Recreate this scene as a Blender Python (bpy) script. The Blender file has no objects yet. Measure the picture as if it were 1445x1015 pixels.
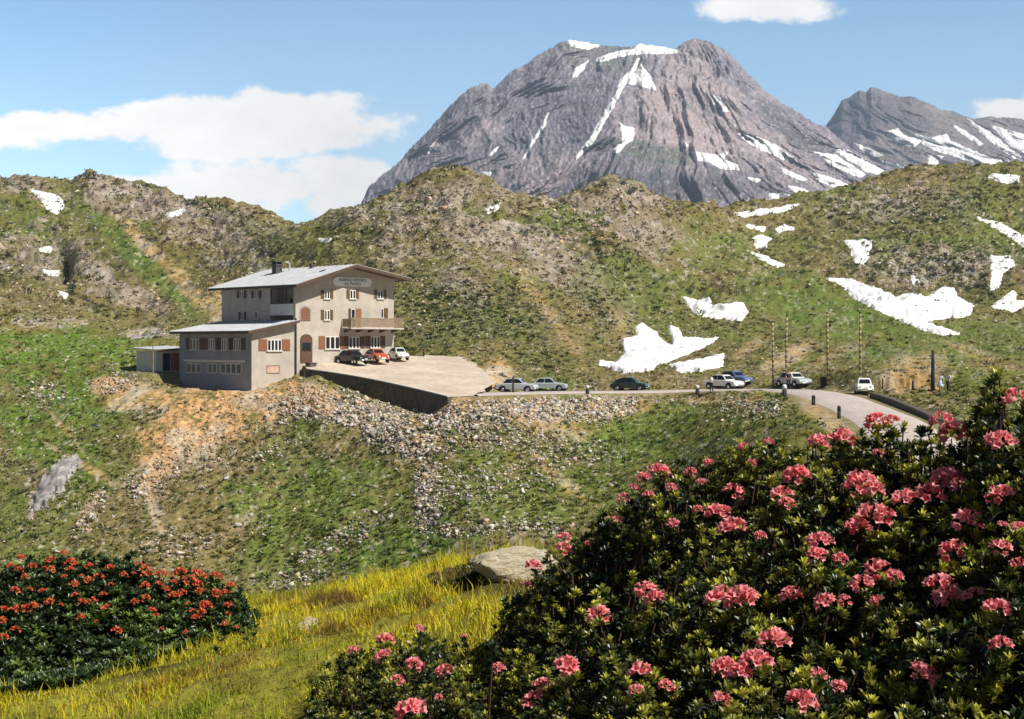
import bpy, math, random
import numpy as np
from mathutils import Vector, Matrix
random.seed(7); RNG = np.random.default_rng(11)
R = math.radians
SC = bpy.context.scene
COL = SC.collection
# ---------------------------------------------------------------- camera model
F = 2000.0; CU = 722.5; HZ = 484.0          # focal length (photo px), centre column, horizon row
def X_of(u, Y): return (u - CU) / F * Y
def Z_of(py, Y): return (HZ - py) / F * Y
def W(u, py, Y): return (X_of(u, Y), Y, Z_of(py, Y))
cam = bpy.data.cameras.new('camera'); cam_o = bpy.data.objects.new('camera', cam); COL.objects.link(cam_o)
cam_o.rotation_euler = (R(90), 0, 0); cam.sensor_width = 36; cam.lens = F / 1445 * 36
cam.shift_y = -(1015 / 2 - HZ) / 1445; cam.clip_start = 0.05; cam.clip_end = 20000
SC.camera = cam_o
# ---------------------------------------------------------------- light
SUN_DIR = Vector((0.86, -0.50, 0)).normalized()
SUN_EL = R(49)
sd = Vector((SUN_DIR.x * math.cos(SUN_EL), SUN_DIR.y * math.cos(SUN_EL), math.sin(SUN_EL)))
sun = bpy.data.lights.new('sun', 'SUN'); sun.energy = 5.0; sun.angle = R(0.5); sun.color = (1, .955, .87)
sun_o = bpy.data.objects.new('sun', sun); COL.objects.link(sun_o)
sun_o.rotation_euler = (-sd).to_track_quat('-Z', 'Y').to_euler()
SC.view_settings.view_transform = 'Standard'; SC.view_settings.look = 'None'
SC.view_settings.exposure = 0.3; SC.view_settings.gamma = 1.0
# ---------------------------------------------------------------- noise
def _h(ix, iy, s):
    n = (ix.astype(np.uint32) * np.uint32(374761393) + iy.astype(np.uint32) * np.uint32(668265263) + np.uint32((s * 1274126177) & 0xffffffff))
    n = (n ^ (n >> np.uint32(13))) * np.uint32(1274126177)
    n = (n ^ (n >> np.uint32(15))) * np.uint32(2246822519)
    return (n ^ (n >> np.uint32(16))).astype(np.float64) / 4294967296.0
def vn(x, y, s=0):
    x, y = np.broadcast_arrays(np.asarray(x, float), np.asarray(y, float))
    fx, fy = np.floor(x), np.floor(y); ix, iy = fx.astype(np.int64), fy.astype(np.int64)
    tx, ty = x - fx, y - fy
    tx = tx * tx * tx * (tx * (tx * 6 - 15) + 10); ty = ty * ty * ty * (ty * (ty * 6 - 15) + 10)
    a, b, c, d = _h(ix, iy, s), _h(ix + 1, iy, s), _h(ix, iy + 1, s), _h(ix + 1, iy + 1, s)
    return ((a + (b - a) * tx) * (1 - ty) + (c + (d - c) * tx) * ty) * 2 - 1
def fbm(x, y, o=4, s=0, g=.5):
    r = 0; a = 1; t = 0
    for i in range(o):
        # rotate each octave so that no grid direction shows
        c, q = math.cos(i * 1.3 + .4), math.sin(i * 1.3 + .4)
        r = r + a * vn((x * c - y * q) + 17.3 * i, (x * q + y * c) - 9.1 * i, s + i * 31); t += a
        a *= g; x = x * 2.03; y = y * 2.03
    return r / t
def ridged(x, y, o=4, s=0, g=.5):
    r = 0; a = 1; t = 0
    for i in range(o):
        c, q = math.cos(i * 1.1 + .2), math.sin(i * 1.1 + .2)
        r = r + a * (1 - 2 * np.abs(vn((x * c - y * q) + 11.7 * i, (x * q + y * c) + 5.3 * i, s + i * 57))); t += a
        a *= g; x = x * 2.07; y = y * 2.07
    return r / t
def sstep(a, b, x):
    t = np.clip((x - a) / (b - a), 0, 1); return t * t * (3 - 2 * t)
def poly_sd(x, y, P):
    """signed distance (positive inside) to polygon P, far points get -1e3"""
    P = np.asarray(P, float); out = np.full(np.shape(x), -1e3)
    m = (x > P[:, 0].min() - 60) & (x < P[:, 0].max() + 60) & (y > P[:, 1].min() - 60) & (y < P[:, 1].max() + 60)
    if not m.any(): return out
    px, py = x[m], y[m]; d = np.full(px.shape, 1e9); ins = np.zeros(px.shape, bool)
    for i in range(len(P)):
        ax, ay = P[i]; bx, by = P[(i + 1) % len(P)]
        ex, ey = bx - ax, by - ay; L = ex * ex + ey * ey + 1e-9
        t = np.clip(((px - ax) * ex + (py - ay) * ey) / L, 0, 1)
        d = np.minimum(d, (px - ax - t * ex) ** 2 + (py - ay - t * ey) ** 2)
        c = ((ay > py) != (by > py)) & (px < (bx - ax) * (py - ay) / (by - ay + 1e-12) + ax)
        ins ^= c
    out[m] = np.where(ins, 1, -1) * np.sqrt(d); return out
def line_dist(x, y, pts):
    """distance to a polyline and interpolated third coordinate"""
    best = np.full(np.shape(x), 1e9); z = np.zeros(np.shape(x))
    for (ax, ay, az), (bx, by, bz) in zip(pts[:-1], pts[1:]):
        ex, ey = bx - ax, by - ay
        t = np.clip(((x - ax) * ex + (y - ay) * ey) / (ex * ex + ey * ey), 0, 1)
        d = (x - ax - t * ex) ** 2 + (y - ay - t * ey) ** 2
        m = d < best; best = np.where(m, d, best); z = np.where(m, az + t * (bz - az), z)
    return np.sqrt(best), z
def smooth_line(pts, n=8):
    out = []; p = [np.array(q, float) for q in pts]; p = [2 * p[0] - p[1]] + p + [2 * p[-1] - p[-2]]
    for i in range(1, len(p) - 2):
        for k in range(n):
            t = k / n
            out.append(tuple(.5 * ((2 * p[i]) + (-p[i - 1] + p[i + 1]) * t + (2 * p[i - 1] - 5 * p[i] + 4 * p[i + 1] - p[i + 2]) * t * t
                                   + (-p[i - 1] + 3 * p[i] - 3 * p[i + 1] + p[i + 2]) * t ** 3)))
    out.append(tuple(p[-2])); return out
# ---------------------------------------------------------------- mesh + object helpers
def mesh_np(name, V, faces, col=None, smooth=True):
    """faces: list of int arrays (n,k)"""
    me = bpy.data.meshes.new(name); V = np.asarray(V, np.float32)
    me.vertices.add(len(V)); me.vertices.foreach_set('co', V.ravel())
    faces = [np.asarray(f, np.int32) for f in faces if len(f)]
    tot = np.concatenate([np.full(len(f), f.shape[1], np.int32) for f in faces])
    idx = np.concatenate([f.ravel() for f in faces])
    me.loops.add(len(idx)); me.loops.foreach_set('vertex_index', idx)
    st = np.concatenate([[0], np.cumsum(tot)[:-1]]).astype(np.int32)
    me.polygons.add(len(tot)); me.polygons.foreach_set('loop_start', st)
    if smooth: me.polygons.foreach_set('use_smooth', np.ones(len(tot), bool))
    if col is not None:
        at = me.color_attributes.new('Col', 'FLOAT_COLOR', 'POINT')
        c = np.ones((len(V), 4), np.float32); c[:, :3] = col; at.data.foreach_set('color', c.ravel())
    me.update(calc_edges=True); me.validate(); return me
def link(name, me, mat=None, parent=None, loc=None, rot=None):
    o = bpy.data.objects.new(name, me); COL.objects.link(o)
    if mat is not None:
        me.materials.clear()
        me.materials.append(mat)
    if parent is not None: o.parent = parent
    if loc is not None: o.location = loc
    if rot is not None: o.rotation_euler = rot
    return o
def tag(o, label=None, cat=None, group=None, kind=None):
    if label: o['label'] = label
    if cat: o['category'] = cat
    if group: o['group'] = group
    if kind: o['kind'] = kind
    return o
def empty(name, loc=(0, 0, 0), rz=0.0):
    o = bpy.data.objects.new(name, None); COL.objects.link(o); o.location = loc; o.rotation_euler = (0, 0, rz); o.empty_display_size = .3
    return o
def copy_tree(o, parent=None):
    c = o.copy(); COL.objects.link(c)
    if parent is not None: c.parent = parent
    for ch in [x for x in COL.objects if x.parent == o]: copy_tree(ch, c)
    return c
class MB:
    """collects polygons, builds ONE mesh object"""
    def __init__(s): s.v = []; s.f = []
    def add(s, vs, fs):
        b = len(s.v); s.v += [tuple(map(float, v)) for v in vs]; s.f += [tuple(b + i for i in f) for f in fs]; return s
    def box(s, x0, x1, y0, y1, z0, z1):
        return s.add([(x0, y0, z0), (x1, y0, z0), (x1, y1, z0), (x0, y1, z0), (x0, y0, z1), (x1, y0, z1), (x1, y1, z1), (x0, y1, z1)],
                     [(3, 2, 1, 0), (4, 5, 6, 7), (0, 1, 5, 4), (1, 2, 6, 5), (2, 3, 7, 6), (3, 0, 4, 7)])
    def tube(s, pts, rad, n=8, cap=True):
        pts = [Vector(p) for p in pts]
        if not hasattr(rad, '__len__'): rad = [rad] * len(pts)
        rings = []; a = None
        for i, p in enumerate(pts):
            d = (pts[min(i + 1, len(pts) - 1)] - pts[max(i - 1, 0)]).normalized()
            if a is None: a = d.orthogonal().normalized()
            a = (a - d * a.dot(d)).normalized(); b = d.cross(a)
            rings.append([p + (a * math.cos(2 * math.pi * k / n) + b * math.sin(2 * math.pi * k / n)) * rad[i] for k in range(n)])
        fs = []
        for i in range(len(pts) - 1):
            for k in range(n): fs.append((i * n + k, i * n + (k + 1) % n, (i + 1) * n + (k + 1) % n, (i + 1) * n + k))
        if cap: fs.append(tuple(range(n - 1, -1, -1))); fs.append(tuple((len(pts) - 1) * n + k for k in range(n)))
        return s.add([v for r in rings for v in r], fs)
    def lathe(s, prof, c=(0, 0, 0), n=16, axis='z'):
        vs = []; fs = []
        for r, h in prof:
            for k in range(n):
                a = 2 * math.pi * k / n
                p = (r * math.cos(a), r * math.sin(a), h) if axis == 'z' else (r * math.cos(a), h, r * math.sin(a))
                vs.append((p[0] + c[0], p[1] + c[1], p[2] + c[2]))
        for i in range(len(prof) - 1):
            for k in range(n): fs.append((i * n + k, i * n + (k + 1) % n, (i + 1) * n + (k + 1) % n, (i + 1) * n + k))
        fs.append(tuple(range(n - 1, -1, -1))); fs.append(tuple((len(prof) - 1) * n + k for k in range(n)))
        return s.add(vs, fs)
    def slab(s, poly, h):
        """prism: polygon of 3-D points extruded by vector h"""
        n = len(poly); h = Vector(h); top = [tuple(Vector(p) + h) for p in poly]
        return s.add(list(poly) + top, [tuple(range(n - 1, -1, -1)), tuple(range(n, 2 * n))] + [(i, (i + 1) % n, n + (i + 1) % n, n + i) for i in range(n)])
    def build(s, name, mat, parent=None, smooth=False, loc=None, bevel=0):
        me = bpy.data.meshes.new(name); me.from_pydata(s.v, [], s.f); me.update()
        import bmesh
        bm = bmesh.new(); bm.from_mesh(me); bmesh.ops.recalc_face_normals(bm, faces=bm.faces); bm.to_mesh(me); bm.free()
        if smooth: me.polygons.foreach_set('use_smooth', np.ones(len(me.polygons), bool))
        o = link(name, me, mat, parent, loc)
        if bevel:
            m = o.modifiers.new('bevel', 'BEVEL'); m.width = bevel; m.segments = 2; m.limit_method = 'ANGLE'
        return o
# ---------------------------------------------------------------- materials
def nt_new(name):
    m = bpy.data.materials.new(name); m.use_nodes = True; nt = m.node_tree; nt.nodes.clear()
    out = nt.nodes.new('ShaderNodeOutputMaterial'); b = nt.nodes.new('ShaderNodeBsdfPrincipled')
    nt.links.new(b.outputs[0], out.inputs[0]); return m, nt, b, out
def _mixc(nt, fac, a, b, mode='MIX'):
    n = nt.nodes.new('ShaderNodeMix'); n.data_type = 'RGBA'; n.blend_type = mode; n.clamp_factor = True
    for sock, v in ((n.inputs[0], fac), (n.inputs[6], a), (n.inputs[7], b)):
        if hasattr(v, 'is_linked'): nt.links.new(v, sock)
        else: sock.default_value = v if not hasattr(v, '__len__') else (tuple(v) + (1,))[:4]
    return n.outputs[2]
def _noise(nt, scale, detail=4, rough=.6, coord='Object', stretch=None):
    t = nt.nodes.new('ShaderNodeTexCoord'); n = nt.nodes.new('ShaderNodeTexNoise')
    n.inputs['Scale'].default_value = scale; n.inputs['Detail'].default_value = detail; n.inputs['Roughness'].default_value = rough
    if stretch:
        mp = nt.nodes.new('ShaderNodeMapping'); mp.inputs['Scale'].default_value = stretch
        nt.links.new(t.outputs[coord], mp.inputs[0]); nt.links.new(mp.outputs[0], n.inputs['Vector'])
    else: nt.links.new(t.outputs[coord], n.inputs['Vector'])
    return n.outputs['Fac']
def _ramp(nt, fac, stops):
    r = nt.nodes.new('ShaderNodeValToRGB'); nt.links.new(fac, r.inputs[0]); e = r.color_ramp.elements
    while len(e) < len(stops): e.new(.5)
    for el, (p, c) in zip(e, stops): el.position = p; el.color = (c if hasattr(c, '__len__') else (c, c, c)) + (1,) if hasattr(c, '__len__') else (c, c, c, 1)
    return r.outputs[0]
def _bump(nt, b, h, strength=.4, dist=.02):
    n = nt.nodes.new('ShaderNodeBump'); n.inputs['Strength'].default_value = strength; n.inputs['Distance'].default_value = dist
    nt.links.new(h, n.inputs['Height']); nt.links.new(n.outputs[0], b.inputs['Normal'])
def mat_plain(name, c, rough=.6, var=.25, scale=6, metal=0, spec=.3, bump=0, dist=.02, coat=0):
    m, nt, b, _ = nt_new(name)
    f = _noise(nt, scale, 5)
    d = tuple(x * (1 - var) for x in c); l = tuple(min(1, x * (1 + var)) for x in c)
    nt.links.new(_ramp(nt, f, [(.3, d), (.7, l)]), b.inputs['Base Color'])
    b.inputs['Roughness'].default_value = rough; b.inputs['Metallic'].default_value = metal
    b.inputs['Specular IOR Level'].default_value = spec
    if coat: b.inputs['Coat Weight'].default_value = coat
    if bump: _bump(nt, b, f, bump, dist)
    return m
def mat_attr(name, rough=.9, spec=.1, scale=3, amt=.35, bump=.6, dist=.15, trans=0, detail=6):
    """albedo comes from the mesh's colour attribute, broken up by fine noise"""
    m, nt, b, out = nt_new(name)
    a = nt.nodes.new('ShaderNodeVertexColor'); a.layer_name = 'Col'
    f = _noise(nt, scale, detail, .7)
    k = _ramp(nt, f, [(.25, 1 - amt), (.75, 1 + amt)])
    c = _mixc(nt, 1.0, a.outputs[0], k, 'MULTIPLY')
    nt.links.new(c, b.inputs['Base Color'])
    b.inputs['Roughness'].default_value = rough; b.inputs['Specular IOR Level'].default_value = spec
    if bump: _bump(nt, b, f, bump, dist)
    if trans:
        t = nt.nodes.new('ShaderNodeBsdfTranslucent'); nt.links.new(c, t.inputs[0])
        mx = nt.nodes.new('ShaderNodeMixShader'); mx.inputs[0].default_value = trans
        nt.links.new(b.outputs[0], mx.inputs[1]); nt.links.new(t.outputs[0], mx.inputs[2]); nt.links.new(mx.outputs[0], out.inputs[0])
    return m
# ---------------------------------------------------------------- sky: Nishita + cumulus banks placed by direction
wd = bpy.data.worlds.new('World'); SC.world = wd; wd.use_nodes = True
nt = wd.node_tree; nt.nodes.clear()
out = nt.nodes.new('ShaderNodeOutputWorld'); bg = nt.nodes.new('ShaderNodeBackground'); nt.links.new(bg.outputs[0], out.inputs[0])
sky = nt.nodes.new('ShaderNodeTexSky'); sky.sky_type = 'NISHITA'; sky.sun_disc = False
sky.sun_elevation = SUN_EL; sky.sun_rotation = math.atan2(SUN_DIR.x, SUN_DIR.y)
sky.altitude = 1500; sky.air_density = 1.0; sky.dust_density = .6; sky.ozone_density = 1.2
bg.inputs[1].default_value = 0.05
tc = nt.nodes.new('ShaderNodeTexCoord'); sp = nt.nodes.new('ShaderNodeSeparateXYZ'); nt.links.new(tc.outputs['Generated'], sp.inputs[0])
def M(op, a, b=None, c=None):
    n = nt.nodes.new('ShaderNodeMath'); n.operation = op
    for i, v in enumerate((a, b, c)):
        if v is None: continue
        if hasattr(v, 'is_linked'): nt.links.new(v, n.inputs[i])
        else: n.inputs[i].default_value = v
    return n.outputs[0]
yy = M('MAXIMUM', sp.outputs[1], .05)
hx = M('DIVIDE', sp.outputs[0], yy); hz = M('DIVIDE', sp.outputs[2], yy)       # tangent-plane bearing and elevation
cb = nt.nodes.new('ShaderNodeCombineXYZ'); nt.links.new(hx, cb.inputs[0]); nt.links.new(M('MULTIPLY', hz, 1.7), cb.inputs[1])
def wn(scale, det, rough, w=0.0):
    n = nt.nodes.new('ShaderNodeTexNoise'); n.noise_dimensions = '4D'; n.inputs['W'].default_value = w
    n.inputs['Scale'].default_value = scale; n.inputs['Detail'].default_value = det; n.inputs['Roughness'].default_value = rough
    nt.links.new(cb.outputs[0], n.inputs['Vector']); return n.outputs['Fac']
n_big = wn(11, 8, .55); n_wisp = wn(26, 9, .62, 3.1)
# (u, py, half width, half height, strength)
BANKS = [(370, 180, 200, 48, 1.0), (255, 172, 120, 36, .95), (374, 154, 60, 36, 1.0), (310, 160, 50, 24, .8), (470, 186, 110, 34, .95), (90, 178, 150, 22, .85), (-120, 190, 200, 30, .8),
         (480, 250, 90, 40, 1.0), (370, 258, 150, 36, .9), (270, 264, 100, 26, .7), (490, 285, 80, 30, .9),
         (1095, 12, 88, 26, 1.0), (1420, 158, 66, 26, 1.0), (1520, 150, 110, 40, 1.0), (1700, -40, 240, 60, .9), (-380, 60, 200, 60, .8)]
acc = None
for u, py, a, b_, s in BANKS:
    ex = M('DIVIDE', M('SUBTRACT', hx, (u - CU) / F), a / F); ez = M('DIVIDE', M('SUBTRACT', hz, (HZ - py) / F), b_ / F)
    d = M('SQRT', M('ADD', M('MULTIPLY', ex, ex), M('MULTIPLY', ez, ez)))
    v = M('MULTIPLY', M('SUBTRACT', 1.18, d), s)
    acc = v if acc is None else M('SMOOTH_MAX', acc, v, .12)
dens = M('ADD', acc, M('ADD', M('MULTIPLY', M('SUBTRACT', n_big, .5), 1.7), M('MULTIPLY', M('SUBTRACT', n_wisp, .5), 1.7)))
mr = nt.nodes.new('ShaderNodeMapRange'); mr.interpolation_type = 'SMOOTHSTEP'; nt.links.new(dens, mr.inputs[0])
mr.inputs[1].default_value = .06; mr.inputs[2].default_value = .46
# thin high veil low over the horizon
veil = M('MULTIPLY', M('SUBTRACT', 1.0, M('MINIMUM', 1.0, M('ABSOLUTE', M('DIVIDE', M('SUBTRACT', hz, .10), .13)))), M('MULTIPLY', wn(5, 6, .6, 7.7), .32))
cov = M('MINIMUM', 1.0, M('ADD', M('MULTIPLY', mr.outputs[0], .97), veil))
shade = nt.nodes.new('ShaderNodeMapRange'); nt.links.new(n_wisp, shade.inputs[0]); shade.inputs[1].default_value = .3; shade.inputs[2].default_value = .65
shade.inputs[3].default_value = .9; shade.inputs[4].default_value = 1.0
cl = nt.nodes.new('ShaderNodeVectorMath'); cl.operation = 'SCALE'; cl.inputs[0].default_value = (1.0 / .05, .985 / .05, .96 / .05); nt.links.new(shade.outputs[0], cl.inputs[3])
tint = nt.nodes.new('ShaderNodeMix'); tint.data_type = 'RGBA'; tint.blend_type = 'MULTIPLY'; tint.inputs[0].default_value = 1
nt.links.new(sky.outputs[0], tint.inputs[6]); low = nt.nodes.new('ShaderNodeMapRange'); low.interpolation_type = 'SMOOTHSTEP'; nt.links.new(hz, low.inputs[0]); low.inputs[1].default_value = .55; low.inputs[2].default_value = .2
nfr = nt.nodes.new('ShaderNodeMapRange'); nfr.interpolation_type = 'SMOOTHSTEP'; nt.links.new(sp.outputs[1], nfr.inputs[0]); nfr.inputs[1].default_value = .1; nfr.inputs[2].default_value = .7
gl = nt.nodes.new('ShaderNodeMix'); gl.data_type = 'RGBA'; nt.links.new(M('MULTIPLY', low.outputs[0], nfr.outputs[0]), gl.inputs[0]); gl.inputs[6].default_value = (.72, .72, .75, 1); gl.inputs[7].default_value = (2.65, 3.1, 3.05, 1)
nt.links.new(gl.outputs[2], tint.inputs[7])
mx = nt.nodes.new('ShaderNodeMix'); mx.data_type = 'RGBA'; nt.links.new(cov, mx.inputs[0]); nt.links.new(tint.outputs[2], mx.inputs[6]); nt.links.new(cl.outputs[0], mx.inputs[7])
nt.links.new(mx.outputs[2], bg.inputs[0])
# ---------------------------------------------------------------- terrain profile: knots along depth for each bearing
def _c(xs, ys, us): return np.interp(us, xs, ys)
UA = [-1500, 0, 200, 400, 600, 720, 860, 1000, 1150, 1300, 1445, 1700, 2900]
def knots(us):
    K = []
    def nz(Y, Z, ux=UA): K.append((_c(ux, Y if hasattr(Y, '__len__') else [Y] * len(ux), us), _c(ux, Z, us)))
    def npy(ux, Y, P):
        Yc = _c(ux, Y, us); K.append((Yc, (HZ - _c(ux, P, us)) / F * Yc))
    nz(.3, [-1.62] * 8 + [-1.55, -1.5, -1.45, -1.4, -1.4])
    nz(2, [-1.62, -1.62, -1.62, -1.55, -1.42, -1.34, -1.25, -1.18, -1.1, -1.05, -1.0, -.9, -.85])
    nz(3.7, [-1.65, -1.6, -1.52, -1.36, -1.14, -1.06, -.98, -.9, -.84, -.78, -.62, -.5, -.45])
    nz(5.5, [-1.66, -1.56, -1.46, -1.31, -1.12, -1.02, -1.0, -1.0, -1.0, -.95, -.85, -.65, -.6])
    nz([9, 9, 9, 9, 7.6, 6.9, 6.5, 6.5, 6.5, 6.5, 6.5, 6.5, 6.5], [-1.8, -1.76, -1.72, -1.64, -1.215, -1.05, -1.0, -1.15, -1.2, -1.2, -1.1, -.9, -.9])
    nz(14, [-4.4] * 5 + [-4.2, -4, -3.8, -3.6, -3.4, -3.2, -3, -3])
    nz(30, [-12.5] * 4 + [-12, -11.5, -11, -10, -8.5, -7.2, -6.8, -6.5, -6.5])
    UB = [-300, 0, 200, 400, 540, 640, 720, 860, 1000, 1110, 1220, 1300, 1445, 1760]
    nz([62] * 14, [-21, -22, -23, -24.5, -23.5, -22, -21, -19, -14.5, -11, -8, -6.8, -6.3, -6], UB)
    nz([92, 92, 90, 88, 88, 88, 87, 86, 85, 84, 80, 78, 78, 78], [-21.5, -22, -22.5, -23.8, -22, -20, -18.5, -15.5, -11.5, -8.8, -6.6, -6, -5.8, -5.6], UB)
    npy(UB, [112, 112, 109, 105, 103, 102, 101, 100, 99, 97, 90, 88, 90, 90], [790, 800, 800, 850, 815, 775, 765, 745, 685, 645, 612, 605, 590, 580])
    npy(UB, [136, 136, 130, 122, 120, 119, 120, 122, 122, 116, 103, 96, 100, 100], [630, 640, 650, 690, 665, 645, 640, 630, 607, 592, 585, 590, 570, 565])
    UD = [-300, 0, 200, 300, 400, 450, 540, 620, 650, 720, 860, 1000, 1110, 1220, 1300, 1445, 1760]
    npy(UD, [162, 155, 146, 143, 139, 138, 134.5, 131, 132, 135, 140.5, 139, 131, 114, 106, 108, 108], [545, 540, 550, 563, 556, 543, 560, 583, 566, 561, 558, 558, 560, 562, 568, 560, 555])
    npy(UD, [178, 180, 180, 175, 172, 172, 168, 165, 165, 156, 157, 158, 152, 128, 122, 120, 120], [478, 458, 478, 490, 500, 500, 502, 503, 505, 538, 547, 536, 538, 542, 545, 548, 540])
    UE = [-300, 0, 100, 200, 300, 400, 560, 640, 720, 860, 1000, 1110, 1220, 1300, 1445, 1760]
    npy(UE, [205, 200, 200, 196, 195, 192, 186, 190, 182, 184, 190, 185, 180, 175, 180, 190], [430, 431, 444, 458, 464, 468, 478, 470, 500, 515, 502, 500, 505, 500, 490, 470])
    npy(UE, [262, 260, 260, 255, 248, 236, 220, 222, 225, 228, 245, 262, 275, 285, 290, 300], [425, 437, 447, 452, 432, 405, 395, 378, 385, 425, 440, 430, 420, 420, 425, 400])
    npy(UE, [350, 345, 350, 340, 320, 280, 255, 256, 258, 272, 312, 345, 362, 372, 382, 390], [330, 350, 345, 352, 366, 352, 312, 300, 322, 325, 360, 345, 330, 330, 335, 310])
    CR = [(-300, 430, 262), (-120, 430, 240), (0, 430, 250), (22, 430, 246), (45, 430, 247), (75, 428, 252), (100, 426, 257), (112, 426, 250), (126, 426, 244), (140, 425, 251), (175, 422, 258), (210, 420, 261), (235, 415, 263), (255, 412, 277),
          (270, 410, 284), (290, 408, 285), (308, 405, 289), (325, 402, 293), (338, 400, 303), (380, 385, 316), (418, 370, 328), (434, 350, 328), (460, 330, 317), (500, 312, 301), (540, 306, 289), (565, 302, 272), (590, 300, 256), (620, 298, 249),
          (650, 298, 247), (672, 298, 252), (692, 298, 266), (712, 300, 284), (735, 302, 291), (780, 304, 289), (805, 306, 276), (830, 308, 263), (858, 310, 258), (885, 312, 261), (915, 316, 271), (945, 322, 282), (975, 332, 289), (1010, 345, 291),
          (1045, 372, 292), (1085, 400, 293), (1130, 425, 284), (1170, 440, 274), (1205, 446, 262), (1250, 450, 248), (1300, 452, 238), (1350, 452, 234), (1400, 452, 233), (1445, 450, 232), (1760, 440, 222)]
    c = np.array(CR); Yc = _c(c[:, 0], c[:, 1], us); pc = _c(c[:, 0], c[:, 2], us); zc = (HZ - pc) / F * Yc
    K.append((Yc, zc)); K.append((Yc + 90, zc - 34)); K.append((Yc + 400, zc - 130))
    return np.array([k[0] for k in K]), np.array([k[1] for k in K])
NROW = [14, 30, 34, 44, 26, 10, 8, 8, 16, 110, 95, 90, 70, 80, 110, 120, 14, 8]
def pchip_rows(Yk, Zk, k0, k1, mult=1.0):
    h = np.diff(Yk, axis=0); d = np.diff(Zk, axis=0) / h
    m = np.zeros_like(Zk)
    w1 = 2 * h[1:] + h[:-1]; w2 = h[1:] + 2 * h[:-1]
    with np.errstate(divide='ignore', invalid='ignore'):
        hm = (w1 + w2) / (w1 / d[:-1] + w2 / d[1:])
    m[1:-1] = np.where(d[:-1] * d[1:] > 0, hm, 0); m[0] = d[0]; m[-1] = d[-1]
    Ys, Zs = [], []
    for k in range(k0, k1):
        n = max(2, int(NROW[k] * mult))
        for t in np.arange(n) / n:
            Ys.append(Yk[k] + t * h[k])
            Zs.append((2 * t ** 3 - 3 * t ** 2 + 1) * Zk[k] + (t ** 3 - 2 * t ** 2 + t) * h[k] * m[k] + (-2 * t ** 3 + 3 * t ** 2) * Zk[k + 1] + (t ** 3 - t ** 2) * h[k] * m[k + 1])
    Ys.append(Yk[k1].copy()); Zs.append(Zk[k1].copy())
    return np.array(Ys), np.array(Zs)
# ---------------------------------------------------------------- things that shape the ground
ROAD = smooth_line([(-4.6, 134.4, -4.9), (-2.0, 136.6, -4.9), (5, 142, -4.95), (14, 145.2, -5.0), (20, 144.2, -4.8), (24.6, 138.5, -4.6), (26.3, 130, -4.42), (26.5, 118, -4.45), (25.8, 107, -4.72), (24.6, 93.5, -5.05), (22, 75, -5.7), (17, 48, -7.0)], 8)
ROAD_HW = 2.9
HX, HY, HZ0 = X_of(417, 148), 148.0, Z_of(517, 148)          # front-left corner of the hotel
HA = R(45)
def terr_plane(x, y): return HZ0 - .0378 * (x - HX) + .1157 * (y - HY)
def on_plane(u, py):
    """point of the forecourt plane seen at a photo position"""
    kx, kz = (u - CU) / F, (HZ - py) / F
    Y = (HZ0 + .0378 * HX - .1157 * HY) / (kz + .0378 * kx - .1157)
    return (kx * Y, Y, kz * Y)
WALL_TOP = [on_plane(u, p) for u, p in ((436, 522), (470, 526.5), (505, 532), (540, 538.5), (575, 546), (610, 554), (638, 561))]
FORE = [on_plane(424, 513)] + WALL_TOP + [on_plane(u, p) for u, p in ((668, 559), (690, 546), (697, 536), (684, 524), (668, 512), (655, 504.5))] + [on_plane(u, p) for u, p in ((630, 503), (600, 502), (570, 502.5))] + [(-14.5, 159.5, terr_plane(-14.5, 159.5)), (-24, 149.5, terr_plane(-24, 149.5))]
def ragged(P, i0, n=4, amp=.35):
    out = []
    for i, (a, b) in enumerate(zip(P, P[1:] + P[:1])):
        out.append(a)
        if i >= i0 and i < len(P) - 2:
            for k in range(1, n):
                t = k / n; q = [a[j] + (b[j] - a[j]) * t for j in range(3)]; q[0] += RNG.normal(0, amp); q[1] += RNG.normal(0, amp); q[2] = terr_plane(q[0], q[1]); out.append(tuple(q))
    return out
FORE = ragged(FORE, 8)
PINS = [(-26.5, 143.6, -5.05, 2.6), (-29.5, 146.2, -5.05, 2.6), (-33, 149.8, -5.0, 2.6), (-36.2, 152.4, -4.7, 2.4), (-39.5, 154.2, -3.25, 2.6), (-37.5, 156.5, -3.1, 3.2), (-42, 157.5, -3.2, 2.5), (-23.6, 146.2, -4.0, 1.7), (-25, 144.8, -4.6, 1.6),
        (-30, 154, -4, 4), (-27, 158, -3, 5), (-20, 156, -2.6, 6), (-30, 164, -2, 5)]
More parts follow.
